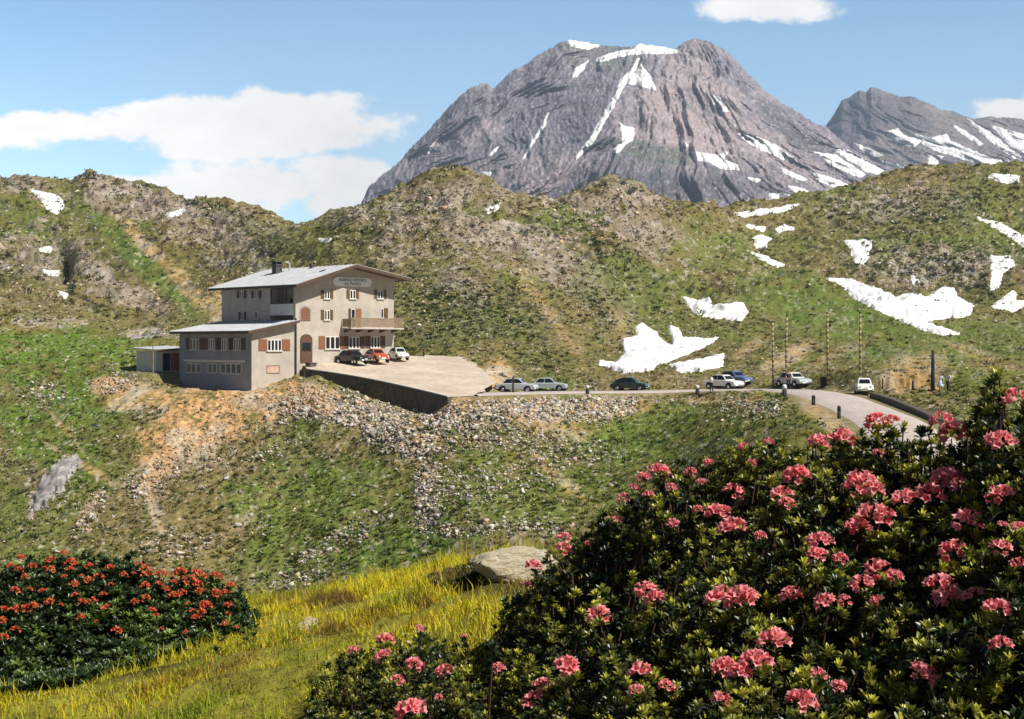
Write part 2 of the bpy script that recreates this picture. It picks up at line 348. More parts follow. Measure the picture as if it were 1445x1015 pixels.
def shape_ground(x, y, z):
    """flattens the terrain under road, forecourt and building pads; returns z and how far it was flattened"""
    k = np.zeros(np.shape(x))
    near = (y > 40) & (y < 190) & (np.abs(x) < 60)
    X, Y, Z = x[near], y[near], z[near].copy(); kk = np.zeros(X.shape)
    for px, py, pz, r in PINS:
        w = np.exp(-(((X - px) ** 2 + (Y - py) ** 2) / (r * r)) ** 1.5); Z = Z + (pz - Z) * w; kk = np.maximum(kk, w * .7)
    sdv = poly_sd(X, Y, np.array([p[:2] for p in FORE]))
    w = sstep(-2.6, .3, sdv)
    # steep cut in front of the retaining wall
    dW, _ = line_dist(X, Y, WALL_TOP)
    front = (sdv < 0) & (dW < 5); w = np.where(front, w * 0, w)
    Z = Z + (terr_plane(X, Y) - .08 - Z) * w; kk = np.maximum(kk, w)
    dR, zR = line_dist(X, Y, ROAD)
    w = sstep(ROAD_HW + np.where(Y < 126, 13.0, 3.4), ROAD_HW + .5, dR); Z = Z + (zR - .07 - Z) * w; kk = np.maximum(kk, sstep(ROAD_HW + 1.9, ROAD_HW + .3, dR))
    dW2, zW = line_dist(X, Y, [(a, b, c) for a, b, c in WALL_TOP])
    hW = np.interp(X, [WALL_TOP[0][0], WALL_TOP[3][0], WALL_TOP[5][0], WALL_TOP[6][0]], [1.3, 1.7, 1.9, .12])
    wf = np.where(front, sstep(3.6, 1.0, dW2), 0); Z = Z + (zW - hW - Z) * wf
    z = z.copy(); z[near] = Z; k[near] = kk
    return z, k
def grid_faces(nc, nr):
    i = np.arange(nr - 1)[:, None] * nc + np.arange(nc - 1)[None, :]
    return np.stack([i, i + 1, i + nc + 1, i + nc], -1).reshape(-1, 4)
# ---------------------------------------------------------------- albedo
OL = np.array((.165, .152, .042)); BR = np.array((.235, .178, .080)); LU = np.array((.120, .190, .026)); DK = np.array((.060, .080, .026))
DI = np.array((.60, .345, .15)); RK = np.array((.40, .345, .28)); PK = np.array((.36, .27, .21)); GR = np.array((.30, .29, .29))
def mixc(c, t, w): return c + (t - c) * np.clip(w, 0, 1)[..., None]
def strokes(u, p, wob, lst):
    """soft painted areas of a ground kind: (u, py, half length, half width, angle, weight)"""
    w = np.zeros(u.shape)
    for cu, cp, a, b, ang, s in lst:
        m = (np.abs(u - cu) < a * 1.8 + b) & (np.abs(p - cp) < a * 1.8 + b)
        if not m.any(): continue
        du, dp = u[m] - cu, p[m] - cp; c, q = math.cos(R(ang)), math.sin(R(ang))
        r = np.sqrt(((du * c + dp * q) / a) ** 2 + ((-du * q + dp * c) / b) ** 2) + wob[m] * .55
        w[m] = np.maximum(w[m], s * sstep(1.25, .55, r))
    return w
DIRT = [(285, 595, 105, 52, -28, 1), (370, 570, 70, 32, -22, .85), (230, 650, 50, 24, -45, .9), (185, 560, 50, 22, 0, .8), (150, 545, 26, 14, 0, .9), (420, 548, 40, 14, 0, .9), (480, 575, 110, 22, 18, .75), (560, 600, 60, 22, 20, .7), (330, 560, 60, 20, 5, 1),
        (640, 578, 90, 14, 0, .6), (740, 580, 110, 18, 2, .8), (850, 576, 70, 16, -6, .65), (800, 600, 50, 20, 0, .5), (600, 700, 34, 14, 80, .6), (590, 650, 60, 14, 50, .5), (215, 715, 46, 7, 70, .6), (115, 655, 60, 5, 30, .6), (90, 605, 50, 5, 50, .45),
        (345, 735, 26, 10, -40, .4), (120, 725, 26, 7, -55, .5), (790, 675, 50, 8, 40, .5), (1020, 565, 60, 6, 0, .5), (1160, 585, 50, 14, 40, .5), (1290, 530, 48, 34, -20, .6), (1110, 505, 50, 12, -28, .65), (1060, 490, 30, 8, -30, .5), (1180, 500, 60, 9, -25, .35), (1380, 500, 50, 8, 20, .4),
        (190, 330, 90, 9, 46, .75), (262, 400, 70, 12, 48, .6), (310, 430, 24, 40, 0, .6), (130, 262, 20, 16, 0, .6), (700, 530, 24, 24, 0, .9), (60, 460, 60, 10, -6, .25), (760, 420, 110, 9, 55, .35), (880, 470, 60, 10, 60, .3)]
ROCK = [(75, 680, 46, 16, -48, 1), (50, 715, 40, 9, -55, .8), (600, 300, 120, 40, 0, .42), (720, 340, 130, 50, 20, .48), (860, 300, 110, 46, 0, .4), (560, 350, 60, 26, 0, .4), (250, 300, 110, 22, 22, .55), (300, 350, 110, 26, 28, .42), (120, 375, 60, 18, 40, .5), (190, 420, 70, 16, 20, .5), (40, 360, 60, 40, 0, .4),
        (1240, 285, 90, 22, -10, .4), (1310, 380, 100, 34, 0, .4), (1060, 260, 70, 22, 0, .2), (650, 400, 60, 24, 30, .35), (800, 400, 90, 30, 45, .25), (60, 455, 70, 14, 0, .45), (210, 470, 50, 10, 0, .6), (1340, 510, 60, 14, 0, .3), (1400, 530, 40, 12, 0, .3)]
LUSH = [(40, 500, 150, 46, -5, 1), (90, 550, 120, 50, 20, .95), (60, 620, 100, 50, 30, .8), (1180, 440, 150, 40, 12, .8), (1330, 490, 120, 30, 0, .7), (450, 700, 150, 50, -10, .75), (480, 770, 150, 40, -10, .7), (700, 700, 130, 46, 10, .6), (930, 620, 130, 40, -8, .7), (820, 690, 80, 40, 0, .5), (60, 740, 90, 40, -30, .35), (570, 770, 120, 36, -20, .9), (460, 800, 100, 40, -10, .5), (500, 680, 130, 24, -8, .35), (690, 660, 70, 26, 40, .5), (700, 720, 80, 18, 0, .4), (940, 590, 90, 22, -5, .6), (1000, 610, 70, 20, 0, .4),
        (200, 370, 120, 18, 44, .75), (270, 410, 60, 16, 44, .6), (1120, 420, 110, 36, 20, .6), (1230, 470, 140, 26, 5, .55), (1400, 470, 80, 24, 0, .5), (1000, 350, 90, 40, 20, .45), (40, 310, 60, 30, 45, .4), (960, 400, 60, 24, 20, .4), (1400, 300, 60, 40, 20, .3), (1100, 340, 60, 20, 0, .35)]
DARK = [(660, 440, 110, 46, 10, .62), (600, 480, 60, 26, 0, .5), (740, 480, 80, 30, 40, .4), (830, 420, 60, 30, 50, .35), (1290, 300, 110, 28, -8, .45), (1310, 370, 110, 30, 0, .55), (1380, 420, 60, 26, 0, .35), (290, 292, 50, 9, 14, .8), (95, 390, 40, 9, 78, .8), (150, 440, 60, 10, 10, .35), (870, 360, 70, 30, 40, .35), (370, 330, 50, 20, 30, .35),
        (560, 640, 60, 22, 15, .45), (420, 590, 50, 18, 0, .5), (700, 620, 90, 20, 0, .35), (560, 800, 40, 8, 0, .3), (50, 560, 60, 10, 25, .3), (940, 300, 40, 12, 10, .4), (520, 330, 60, 20, 0, .3), (20, 260, 40, 12, 0, .4), (127, 250, 16, 8, 0, .8), (210, 262, 26, 6, 0, .7)]
def albedo(x, y, u, p, hill):
    if hill.max() <= 0: return albedo1(x, y, u, p, 1.0)
    if hill.min() >= 1: return albedo1(x, y, u, p, 2.6)
    return mixc(albedo1(x, y, u, p, 1.0), albedo1(x, y, u, p, 2.6), hill)
def albedo1(x, y, u, p, s):
    wob = fbm(u / 26, p / 20, 4, 5)
    n1 = fbm(x / (14 * s), y / (14 * s), 4, 1); n2 = fbm(x / (2.6 * s), y / (2.2 * s), 4, 2); n3 = vn(x / (.3 * s), y / (.24 * s), 3); n4 = vn(x / (.8 * s), y / (.65 * s), 4)
    c = OL[None] * np.ones(u.shape)[..., None]
    c = mixc(c, BR, sstep(-.35, .5, n1 + .55 * n2) * .8)
    c = mixc(c, LU, strokes(u, p, wob, LUSH) * sstep(-.6, .3, n2 + .4 * n4 + .2))
    c = mixc(c, LU, sstep(.15, .6, fbm(x / (6 * s) + 40, y / (6 * s), 4, 8)) * .5)
    c = mixc(c, DK, strokes(u, p, wob, DARK) * sstep(-.5, .3, n2 + .5 * n4))
    c = mixc(c, DK, sstep(.32, .6, n4 + .5 * n2) * .35)
    d = strokes(u, p, wob, DIRT)
    tint = mixc(np.broadcast_to(DI, c.shape), np.array((.52, .42, .30)), sstep(-.3, .4, n2))
    c = mixc(c, tint, d * sstep(-.75, .1, n2 + .5 * n3 + .15))
    r = strokes(u, p, wob, ROCK)
    rc = mixc(np.broadcast_to(RK, c.shape), PK, sstep(-.2, .4, n1)); rc = mixc(rc, GR, sstep(.1, .5, n2))
    c = mixc(c, rc, sstep(.55, .25, np.abs(.0) + 1 - (r * 1.15 + .35 * n4 + .3 * n3)) * (r > .02))
    # stray pale stones and tufts, everywhere
    c = mixc(c, RK * 1.05, sstep(.62, .8, n3 + .25 * n2) * .75)
    c = c * (1 + .14 * n3 + .08 * n4)[..., None]
    return np.clip(c, .012, .75)
CRAG = [(60, 262, 70, 16, 6, .8), (130, 262, 40, 22, 40, 1), (200, 290, 90, 24, 24, .9), (280, 320, 90, 30, 28, .85), (60, 350, 60, 40, 60, .6), (130, 390, 70, 26, 60, .7), (200, 430, 60, 14, 10, .5), (620, 280, 80, 34, 0, .75), (700, 330, 110, 46, 25, .8), (570, 340, 60, 34, 0, .7), (860, 285, 80, 30, 10, .8), (900, 320, 70, 34, 40, .7),
        (640, 410, 60, 26, 20, .6), (800, 380, 80, 40, 50, .5), (880, 440, 40, 30, 50, .4), (1250, 290, 110, 22, -8, .45), (1310, 380, 110, 32, 0, .7), (1080, 275, 50, 10, 0, .3), (500, 320, 60, 18, -10, .5), (380, 330, 40, 18, 20, .5)]
us_far = np.arange(-300, 1761, 1.5); us_near = np.concatenate([np.arange(-1500, -300, 30), np.arange(-300, 1760, 5), np.arange(1760, 2900, 30)])
# ---- near ground (under the photographer and the flowering bank)
Yk, Zk = knots(us_near); Yg, Zg = pchip_rows(Yk, Zk, 0, 5)
ug = np.broadcast_to(us_near, Yg.shape); Xg = X_of(ug, Yg)
Zg = Zg + (.055 * fbm(Xg / .7, Yg / .7, 4, 20) + .02 * fbm(Xg / .12, Yg / .12, 3, 21)) * sstep(.5, 2, Yg)
GV = np.stack([Xg, Yg, Zg], -1)
g1 = fbm(Xg / .5, Yg / .5, 4, 22); g2 = vn(Xg / .05, Yg / .07, 23)
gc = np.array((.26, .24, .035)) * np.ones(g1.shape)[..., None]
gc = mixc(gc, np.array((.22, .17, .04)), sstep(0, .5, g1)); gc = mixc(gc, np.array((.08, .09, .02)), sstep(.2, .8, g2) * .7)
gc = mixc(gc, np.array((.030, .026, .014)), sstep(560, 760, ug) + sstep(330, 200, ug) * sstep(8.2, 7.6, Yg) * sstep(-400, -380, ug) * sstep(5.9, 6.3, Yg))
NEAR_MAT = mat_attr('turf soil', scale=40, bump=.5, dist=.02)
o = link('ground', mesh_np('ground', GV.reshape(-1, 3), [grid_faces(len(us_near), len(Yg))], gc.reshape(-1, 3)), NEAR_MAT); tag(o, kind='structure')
# ---- hillside and hills
Yk, Zk = knots(us_far)
T = {}
def make_far(key, k0, k1):
    Ys, Zs = pchip_rows(Yk, Zk, k0, k1); u = np.broadcast_to(us_far, Ys.shape).copy(); X = X_of(u, Ys)
    base = Zs.copy()
    hill = sstep(185, 260, Ys); mid = sstep(25, 70, Ys)
    def relief(big):                                       # two fixed scales, blended: near slope and hills
        a = (3.2, 2.3, .85, .3, 42, 17, 19, 3.6, 4.5, .9, 1.6) if big else (.9, .42, .16, .07, 16, 5.5, 7, 1.1, 1.5, .35, .6)
        return (a[0] * fbm(X / a[4], Ys / a[4], 3, 40) + a[1] * ridged(X / a[5], Ys / a[6], 4, 41) + a[2] * fbm(X / a[7], Ys / a[8], 3, 42) + a[3] * vn(X / a[9], Ys / a[10], 43))
    nz = mid * (relief(True) * hill + relief(False) * (1 - hill))
    pz = HZ - base / Ys * F; cw = hill * np.clip(strokes(u, pz, fbm(u / 26, pz / 20, 3, 5), CRAG), 0, 1); cr_ = ridged(X / 9, (Ys + 2 * base) / 11, 4, 47)
    nz += cw * (2.6 * np.maximum(cr_ - .05, 0) + .9 * ridged(X / 2.6, (Ys + 2 * base) / 3.2, 3, 48) - 1.5) - hill * .9 * np.exp(-(((u - 640) / 90) ** 2 + ((pz - 255) / 40) ** 2)); crag = cw * sstep(.0, .28, cr_)
    # bank beside the parking bay and the gully of the left ridge
    base += 1.3 * np.exp(-(((X - 37) / 9) ** 2 + ((Ys - 136) / 10) ** 2))
    py0 = HZ - base / Ys * F
    gl = np.abs(u - (88 + 6 * vn(py0 / 22, py0 * 0 + 3, 9))) ; base -= 7 * np.exp(-(gl / 9) ** 2) * sstep(300, 330, Ys) * sstep(440, 400, Ys) * sstep(330, 352, py0)
    Z, k = shape_ground(X, Ys, base)
    calm = 1 - np.clip(k * 1.15, 0, 1) * sstep(250, 200, Ys)
    Z = Z + nz * calm; base = Z - nz * calm
    py = HZ - Z / Ys * F
    run = np.minimum.accumulate(py, axis=0); vis = py <= run + .6
    T[key] = dict(u=u, Y=Ys, X=X, Z=Z, base=base, lf=Z - mid * (.16 + .5 * hill) * 0, py=py, run=run, vis=vis, k=k, nr=len(Ys), crag=crag)
    return T[key]
HS = make_far('hillside', 5, 12); HL = make_far('hills', 12, 18)
# seam row must agree and hills are hidden by the hillside in front
HL['run'] = np.minimum(HL['run'], HS['run'][-1][None]); HL['vis'] = HL['py'] <= HL['run'] + .6
HILL_MAT = mat_attr('alpine turf', scale=1.6, amt=.45, bump=.8, dist=.25)
HILL_MAT2 = mat_attr('rocky alpine slope', scale=.55, amt=.45, bump=.9, dist=.8)
for key, T_, mt in (('hillside', HS, HILL_MAT), ('hills', HL, HILL_MAT2)):
    V = np.stack([T_['X'], T_['Y'], T_['Z']], -1)
    c = albedo(T_['X'], T_['Z'] * 1.05 + T_['Y'] * .28, T_['u'], T_['py'], sstep(150, 300, T_['Y']))
    ck = mixc(np.broadcast_to(np.array((.30, .235, .18)), c.shape), np.array((.42, .36, .30)), sstep(-.2, .5, fbm(T_['X'] / 3, T_['Z'] / 2, 3, 49)))
    c = mixc(c, ck, T_['crag'] * .8)
    c = mixc(c, np.array((.40, .31, .23)), np.clip(T_['k'], 0, 1) ** 2 * .3 * (T_['Y'] < 190))
    T_['c'] = c
    o = link(key, mesh_np(key, V.reshape(-1, 3), [grid_faces(len(us_far), T_['nr'])], c.reshape(-1, 3)), mt); tag(o, kind='structure')
def ground_at(u, py):
    """first terrain point seen at a photo position (far terrain)"""
    j = int(np.clip(round((u - us_far[0]) / 1.5), 0, len(us_far) - 1))
    for T_ in (HS, HL):
        col = T_['py'][:, j]; r = np.where(col <= py)[0]
        if len(r):
            i = r[0]; i0 = max(i - 1, 0); a, b = col[i0], col[i]
            t = 0 if i == i0 or a == b else np.clip((a - py) / (a - b), 0, 1)
            Y = T_['Y'][i0, j] + t * (T_['Y'][i, j] - T_['Y'][i0, j]); Z = T_['Z'][i0, j] + t * (T_['Z'][i, j] - T_['Z'][i0, j])
            return (X_of(u, Y), Y, Z)
    return W(u, py, 400)
def height_at(x, y):
    u = CU + x / y * F; j = int(np.clip(round((u - us_far[0]) / 1.5), 0, len(us_far) - 1))
    T_ = HS if y <= HS['Y'][-1, j] else HL
    return float(np.interp(y, T_['Y'][:, j], T_['Z'][:, j]))
# ---------------------------------------------------------------- the far mountains
def mountain(name, u0, u1, crest, rows, seed, rough, mat, palette, wall=None):
    us = np.arange(u0, u1, 1.5); K = []
    for ux, Yx, px in rows:
        Yc = np.interp(us, ux, Yx); K.append((Yc, (HZ - np.interp(us, ux, px)) / F * Yc))
    c = np.array(crest); Yc = np.interp(us, c[:, 0], c[:, 1]); zc = (HZ - np.interp(us, c[:, 0], c[:, 2])) / F * Yc
    K.append((Yc, zc)); K.append((Yc + 260, zc - 150)); K.append((Yc + 1200, zc - 700))
    n = [60, 130, 150, 14, 8][-(len(K) - 1):]
    Ys, Zs = [], []
    for k in range(len(K) - 1):
        for t in np.arange(n[k]) / n[k]:
            Ys.append(K[k][0] + (K[k + 1][0] - K[k][0]) * t); Zs.append(K[k][1] + (K[k + 1][1] - K[k][1]) * t)
    Ys.append(K[-1][0]); Zs.append(K[-1][1]); Ys = np.array(Ys); Zs = np.array(Zs)
    u = np.broadcast_to(us, Ys.shape).copy(); X = X_of(u, Ys)
    rel = np.clip((Zs - Zs[0][None]) / (zc - Zs[0])[None], 0, 1)
    # ribs and gullies run down the fall line, leaning like the strata
    lean = X + Zs * (np.full(u.shape, .5) if name != 'mountain' else -.75 + 1.6 * sstep(820, 1080, u))
    wx = lean + 95 * fbm(X / 150, Zs / 110, 3, seed + 5)
    fine = .35 + .65 * sstep(1.0, .9, rel) * sstep(0, .1, rel)
    d = rough * fine * (58 * ridged(wx / 210, Zs / 330, 4, seed) + 30 * ridged(wx / 58, Zs / 150, 4, seed + 1) + 10 * ridged(wx / 19, Zs / 46, 3, seed + 2))
    Ys2 = Ys - d * 1.0                                    # relief towards the viewer
    Z2 = Zs + rough * (3.2 * fbm(X / 22, Ys / 30, 3, seed + 3) + 2.0 * vn(u / 2.2, Zs / 7, seed + 4)) * np.where(Ys >= Yc[None], .9, .8)
    Z2 = Z2 * (Ys2 / Ys)                                  # keep the outline where it stands
    X2 = X_of(u, Ys2); py = HZ - Z2 / Ys2 * F
    run = np.minimum.accumulate(py, axis=0); vis = py <= run + .8
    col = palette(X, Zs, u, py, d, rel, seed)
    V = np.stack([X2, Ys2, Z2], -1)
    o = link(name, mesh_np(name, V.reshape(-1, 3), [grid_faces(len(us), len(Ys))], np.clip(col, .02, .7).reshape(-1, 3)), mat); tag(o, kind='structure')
    return dict(u=u, X=X2, Y=Ys2, Z=Z2, py=py, vis=vis, run=run, us=us, nr=len(Ys), base=Z2)
def pal_main(X, Z, u, p, d, rel, s):
    n1 = fbm(X / 90, Z / 60, 4, s + 11); n2 = fbm((X + Z * .6) / 22, Z / 30, 4, s + 12); n3 = vn(u / 2.0, p / 2.6, s + 13)
    wob = fbm(u / 30, p / 24, 4, s + 14)
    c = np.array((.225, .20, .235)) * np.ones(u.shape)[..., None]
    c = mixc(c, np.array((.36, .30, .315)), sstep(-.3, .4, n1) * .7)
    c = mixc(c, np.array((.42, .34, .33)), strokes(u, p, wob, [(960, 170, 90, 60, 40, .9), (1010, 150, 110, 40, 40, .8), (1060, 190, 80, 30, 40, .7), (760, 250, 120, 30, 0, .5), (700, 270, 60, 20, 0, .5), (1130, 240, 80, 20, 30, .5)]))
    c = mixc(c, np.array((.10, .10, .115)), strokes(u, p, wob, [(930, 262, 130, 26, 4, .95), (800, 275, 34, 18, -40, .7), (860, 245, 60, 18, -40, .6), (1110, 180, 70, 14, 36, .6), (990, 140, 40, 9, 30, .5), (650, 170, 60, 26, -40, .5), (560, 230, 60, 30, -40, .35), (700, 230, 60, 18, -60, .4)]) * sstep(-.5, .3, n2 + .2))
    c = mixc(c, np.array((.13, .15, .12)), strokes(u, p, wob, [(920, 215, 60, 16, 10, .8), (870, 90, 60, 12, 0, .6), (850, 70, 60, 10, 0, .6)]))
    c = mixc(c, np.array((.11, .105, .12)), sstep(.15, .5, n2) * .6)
    c = mixc(c, np.array((.45, .40, .38)), sstep(.55, .85, n3 + .3 * n2) * .5)
    return c * (1 + .25 * n3)[..., None]
def pal_far(X, Z, u, p, d, rel, s):
    n2 = fbm(X / 40, Z / 40, 4, s + 12); n3 = vn(u / 2.0, p / 2.6, s + 13); wob = fbm(u / 30, p / 24, 4, s + 14)
    c = np.array((.20, .175, .18)) * np.ones(u.shape)[..., None]
    c = mixc(c, np.array((.33, .27, .25)), sstep(-.2, .5, n2) * .7)
    c = mixc(c, np.array((.11, .10, .115)), strokes(u, p, wob, [(1200, 170, 50, 40, 0, .8), (1250, 150, 90, 24, 15, .6)]))
    return c * (1 + .25 * n3)[..., None]
MT_MAT = mat_attr('mountain rock', scale=.09, amt=.4, bump=.9, dist=5, detail=9)
CREST = [(380, 2250, 360), (480, 2280, 322), (505, 2300, 296), (514, 2310, 278), (520, 2320, 262), (540, 2340, 247), (560, 2360, 233), (572, 2370, 218), (585, 2380, 204), (605, 2400, 183), (630, 2420, 155), (650, 2440, 134), (662, 2445, 124), (678, 2450, 118),
         (688, 2452, 116), (693, 2455, 126), (700, 2458, 121), (715, 2465, 107), (725, 2470, 99), (740, 2480, 93), (755, 2485, 80), (770, 2490, 72), (783, 2495, 63), (795, 2500, 57), (812, 2505, 59), (840, 2520, 63), (870, 2540, 66), (900, 2550, 63), (930, 2560, 66),
         (952, 2580, 68), (965, 2600, 60), (980, 2605, 55), (998, 2605, 58), (1015, 2600, 66), (1030, 2600, 77), (1045, 2595, 93), (1062, 2590, 110), (1080, 2580, 128), (1100, 2570, 143), (1125, 2560, 159), (1150, 2550, 173), (1165, 2545, 178), (1180, 2540, 192),
         (1200, 2530, 208), (1240, 2500, 232), (1300, 2470, 248), (1400, 2420, 262), (1560, 2350, 290)]
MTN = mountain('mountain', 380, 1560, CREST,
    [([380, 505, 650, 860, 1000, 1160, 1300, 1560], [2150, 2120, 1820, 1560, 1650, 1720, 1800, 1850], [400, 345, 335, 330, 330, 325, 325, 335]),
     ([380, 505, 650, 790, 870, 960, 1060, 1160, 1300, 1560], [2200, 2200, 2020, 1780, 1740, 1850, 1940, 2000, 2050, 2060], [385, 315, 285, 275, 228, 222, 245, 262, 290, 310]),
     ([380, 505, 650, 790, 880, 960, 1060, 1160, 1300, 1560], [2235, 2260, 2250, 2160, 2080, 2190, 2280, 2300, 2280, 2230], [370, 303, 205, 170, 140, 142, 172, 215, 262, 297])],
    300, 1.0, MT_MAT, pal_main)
FAR = mountain('far_mountain', 1090, 1740,
    [(1090, 3700, 260), (1130, 3700, 215), (1160, 3700, 184), (1172, 3700, 170), (1180, 3700, 156), (1188, 3700, 142), (1198, 3700, 138), (1205, 3700, 133), (1213, 3700, 127), (1222, 3700, 130), (1229, 3700, 123), (1240, 3700, 126), (1255, 3700, 131), (1270, 3700, 137), (1285, 3700, 136), (1300, 3700, 142), (1315, 3700, 147), (1328, 3700, 155),
     (1345, 3700, 157), (1360, 3700, 163), (1375, 3700, 168), (1390, 3700, 166), (1410, 3700, 165), (1445, 3700, 169), (1500, 3700, 180), (1740, 3700, 240)],
    [([1090, 1740], [2900, 2900], [300, 300]), ([1090, 1200, 1300, 1445, 1740], [3250, 3250, 3200, 3200, 3250], [290, 245, 215, 225, 275])],
    700, .9, MT_MAT, pal_far)
# ---------------------------------------------------------------- snow
m, nt_, b_, _o = nt_new('old snow'); SNOW = m
f_ = _noise(nt_, 1.2, 6, .65); nt_.links.new(_ramp(nt_, f_, [(.28, (.66, .63, .58)), (.42, (.80, .79, .77)), (.6, (.88, .88, .87))]), b_.inputs['Base Color']); b_.inputs['Roughness'].default_value = .7; _bump(nt_, b_, f_, .35, .3)
def snow_patch(T_, ncol, P, label, lift, edge=3.0, group=None, seed=0, wob=2.6, name='snow_patch', mat=None, cat='snow patch'):
    P = np.asarray(P, float)
    u, py = T_['u'], T_['py']
    sel = (u > P[:, 0].min() - 8) & (u < P[:, 0].max() + 8) & (py > P[:, 1].min() - 8) & (py < P[:, 1].max() + 8) & (T_['py'] <= T_['run'] + 3)
    if not sel.any(): print('no snow', label); return
    r = np.where(sel.any(1))[0]; c = np.where(sel.any(0))[0]; sl = (slice(r[0], r[-1] + 1), slice(c[0], c[-1] + 1))
    uu, pp = u[sl], py[sl]
    s = poly_sd(uu, pp, P) + wob * fbm(uu / 7, pp / 5, 3, 90 + seed) + .8 * fbm(uu / 2.4, pp / 2.2, 2, 95 + seed)
    s = np.where(T_['py'][sl] <= T_['run'][sl] + 3, s, -50)
    Z = T_['Z'][sl] + np.clip(s / edge, -1, 1) * lift * .8 + lift * .1
    V = np.stack([T_['X'][sl], T_['Y'][sl], Z], -1); nr, nc = uu.shape
    fs = grid_faces(nc, nr); keep = (s.ravel()[fs] > -.4).any(1); fs = fs[keep]
    if not len(fs): print('no faces', label); return
    ids, inv = np.unique(fs, return_inverse=True); fs = inv.reshape(-1, 4); V = V.reshape(-1, 3)[ids]
    # keep the largest connected piece
    par = np.arange(len(V))
    for _ in range(200):
        m_ = par[fs].min(1); new = par.copy(); np.minimum.at(new, fs.ravel(), np.repeat(m_, 4)); new = new[new]
        if (new == par).all(): break
        par = new
    lab, cnt = np.unique(par[fs[:, 0]], return_counts=True); fs = fs[par[fs[:, 0]] == lab[cnt.argmax()]]
    ids, inv = np.unique(fs, return_inverse=True); fs = inv.reshape(-1, 4); V = V[ids]
    cen = V.mean(0); o = link(name, mesh_np(name, V - cen, [fs]), mat or SNOW, loc=tuple(cen)); tag(o, label, cat, group); return o
GM = 'snow fields left on the far mountains'; GH = 'snow patches lying on the grassy hills'
for i, (P, lb) in enumerate([
    ([(800, 56), (820, 58), (848, 64), (830, 70), (806, 66)], 'thin sliver of snow along the flat left summit of the big mountain'),
    ([(838, 86), (860, 75), (895, 69), (900, 62), (940, 67), (967, 75), (930, 76), (895, 76), (862, 84), (845, 88)], 'long curved snow band just below the summit ridge of the big mountain'),
    ([(805, 106), (815, 94), (831, 85), (824, 98), (812, 110)], 'small slanting snow patch under the left end of the summit'),
    ([(903, 80), (897, 98), (881, 122), (868, 147), (851, 177), (838, 200), (813, 226), (811, 222), (834, 191), (847, 165), (861, 143), (877, 112), (892, 98), (900, 81)], 'long narrow snow gully running down the middle of the big mountain'),
    ([(905, 90), (918, 108), (927, 128), (905, 123), (887, 118), (892, 108)], 'triangular snow field beside the top of the long snow gully'),
    ([(775, 158), (769, 177), (756, 198), (741, 223), (737, 225), (750, 198), (762, 179), (770, 162)], 'thin snow streak left of the long gully'),
    ([(873, 172), (880, 178), (896, 181), (893, 199), (881, 204), (876, 190)], 'squarish snow patch in the centre of the face right of the gully'),
    ([(861, 216), (872, 204), (884, 203), (874, 215)], 'small snow scrap just under the squarish patch'),
    ([(1002, 134), (1015, 137), (1029, 159), (1019, 156), (1008, 146)], 'tapering snow patch high on the right shoulder of the big mountain'),
    ([(961, 194), (973, 207), (963, 206)], 'tiny snow speck below the right shoulder'),
    ([(975, 214), (995, 217), (1012, 219), (1026, 215), (1022, 226), (1041, 232), (1043, 241), (1020, 238), (1000, 229), (980, 226)], 'ragged forked snow patch above the dark cliff band'),
    ([(1042, 189), (1060, 189), (1095, 204), (1126, 229), (1110, 228), (1080, 214), (1060, 205)], 'broad tongue of snow on the lower right flank of the big mountain'),
    ([(1053, 250), (1075, 253), (1066, 259)], 'small oval of snow right of the dark cliff'),
    ([(1084, 272), (1117, 276), (1100, 287), (1087, 285)], 'snow patch just over the crest of the green hill'),
    ([(1148, 214), (1180, 219), (1222, 246), (1215, 251), (1180, 237)], 'lower of two parallel snow strips by the col'),
    ([(1173, 204), (1200, 214), (1246, 240), (1250, 249), (1215, 235), (1190, 222)], 'upper of two parallel snow strips by the col'),
    ([(1143, 244), (1170, 249), (1197, 261), (1180, 265), (1155, 256)], 'snow strip low on the flank above the green ridge'),
    ([(1100, 236), (1118, 243), (1140, 254), (1132, 256), (1108, 245)], 'thin snow streak just under the broad tongue of the big mountain'),
    ([(1205, 228), (1225, 236), (1262, 248), (1256, 252), (1222, 242)], 'fine snow line between the lower strips beneath the col'),
    ([(1112, 262), (1132, 266), (1150, 274), (1138, 275), (1120, 270)], 'faint snow streak close above the green ridge, beside the low strip'),
    ([(618, 195), (613, 206), (606, 218), (602, 217), (609, 204)], 'tiny snow streak on the far left flank of the big mountain'),
    ([(706, 205), (700, 213), (692, 222), (689, 220), (697, 211)], 'tiny snow streak low on the left flank, below the thin streak'),
    ([(679, 242), (693, 243), (690, 257), (682, 253)], 'small snow patch on the mountain just above the rocky knoll')]):
    snow_patch(MTN, 0, P, lb, 2.6, 2.0, GM, i, 1.3)
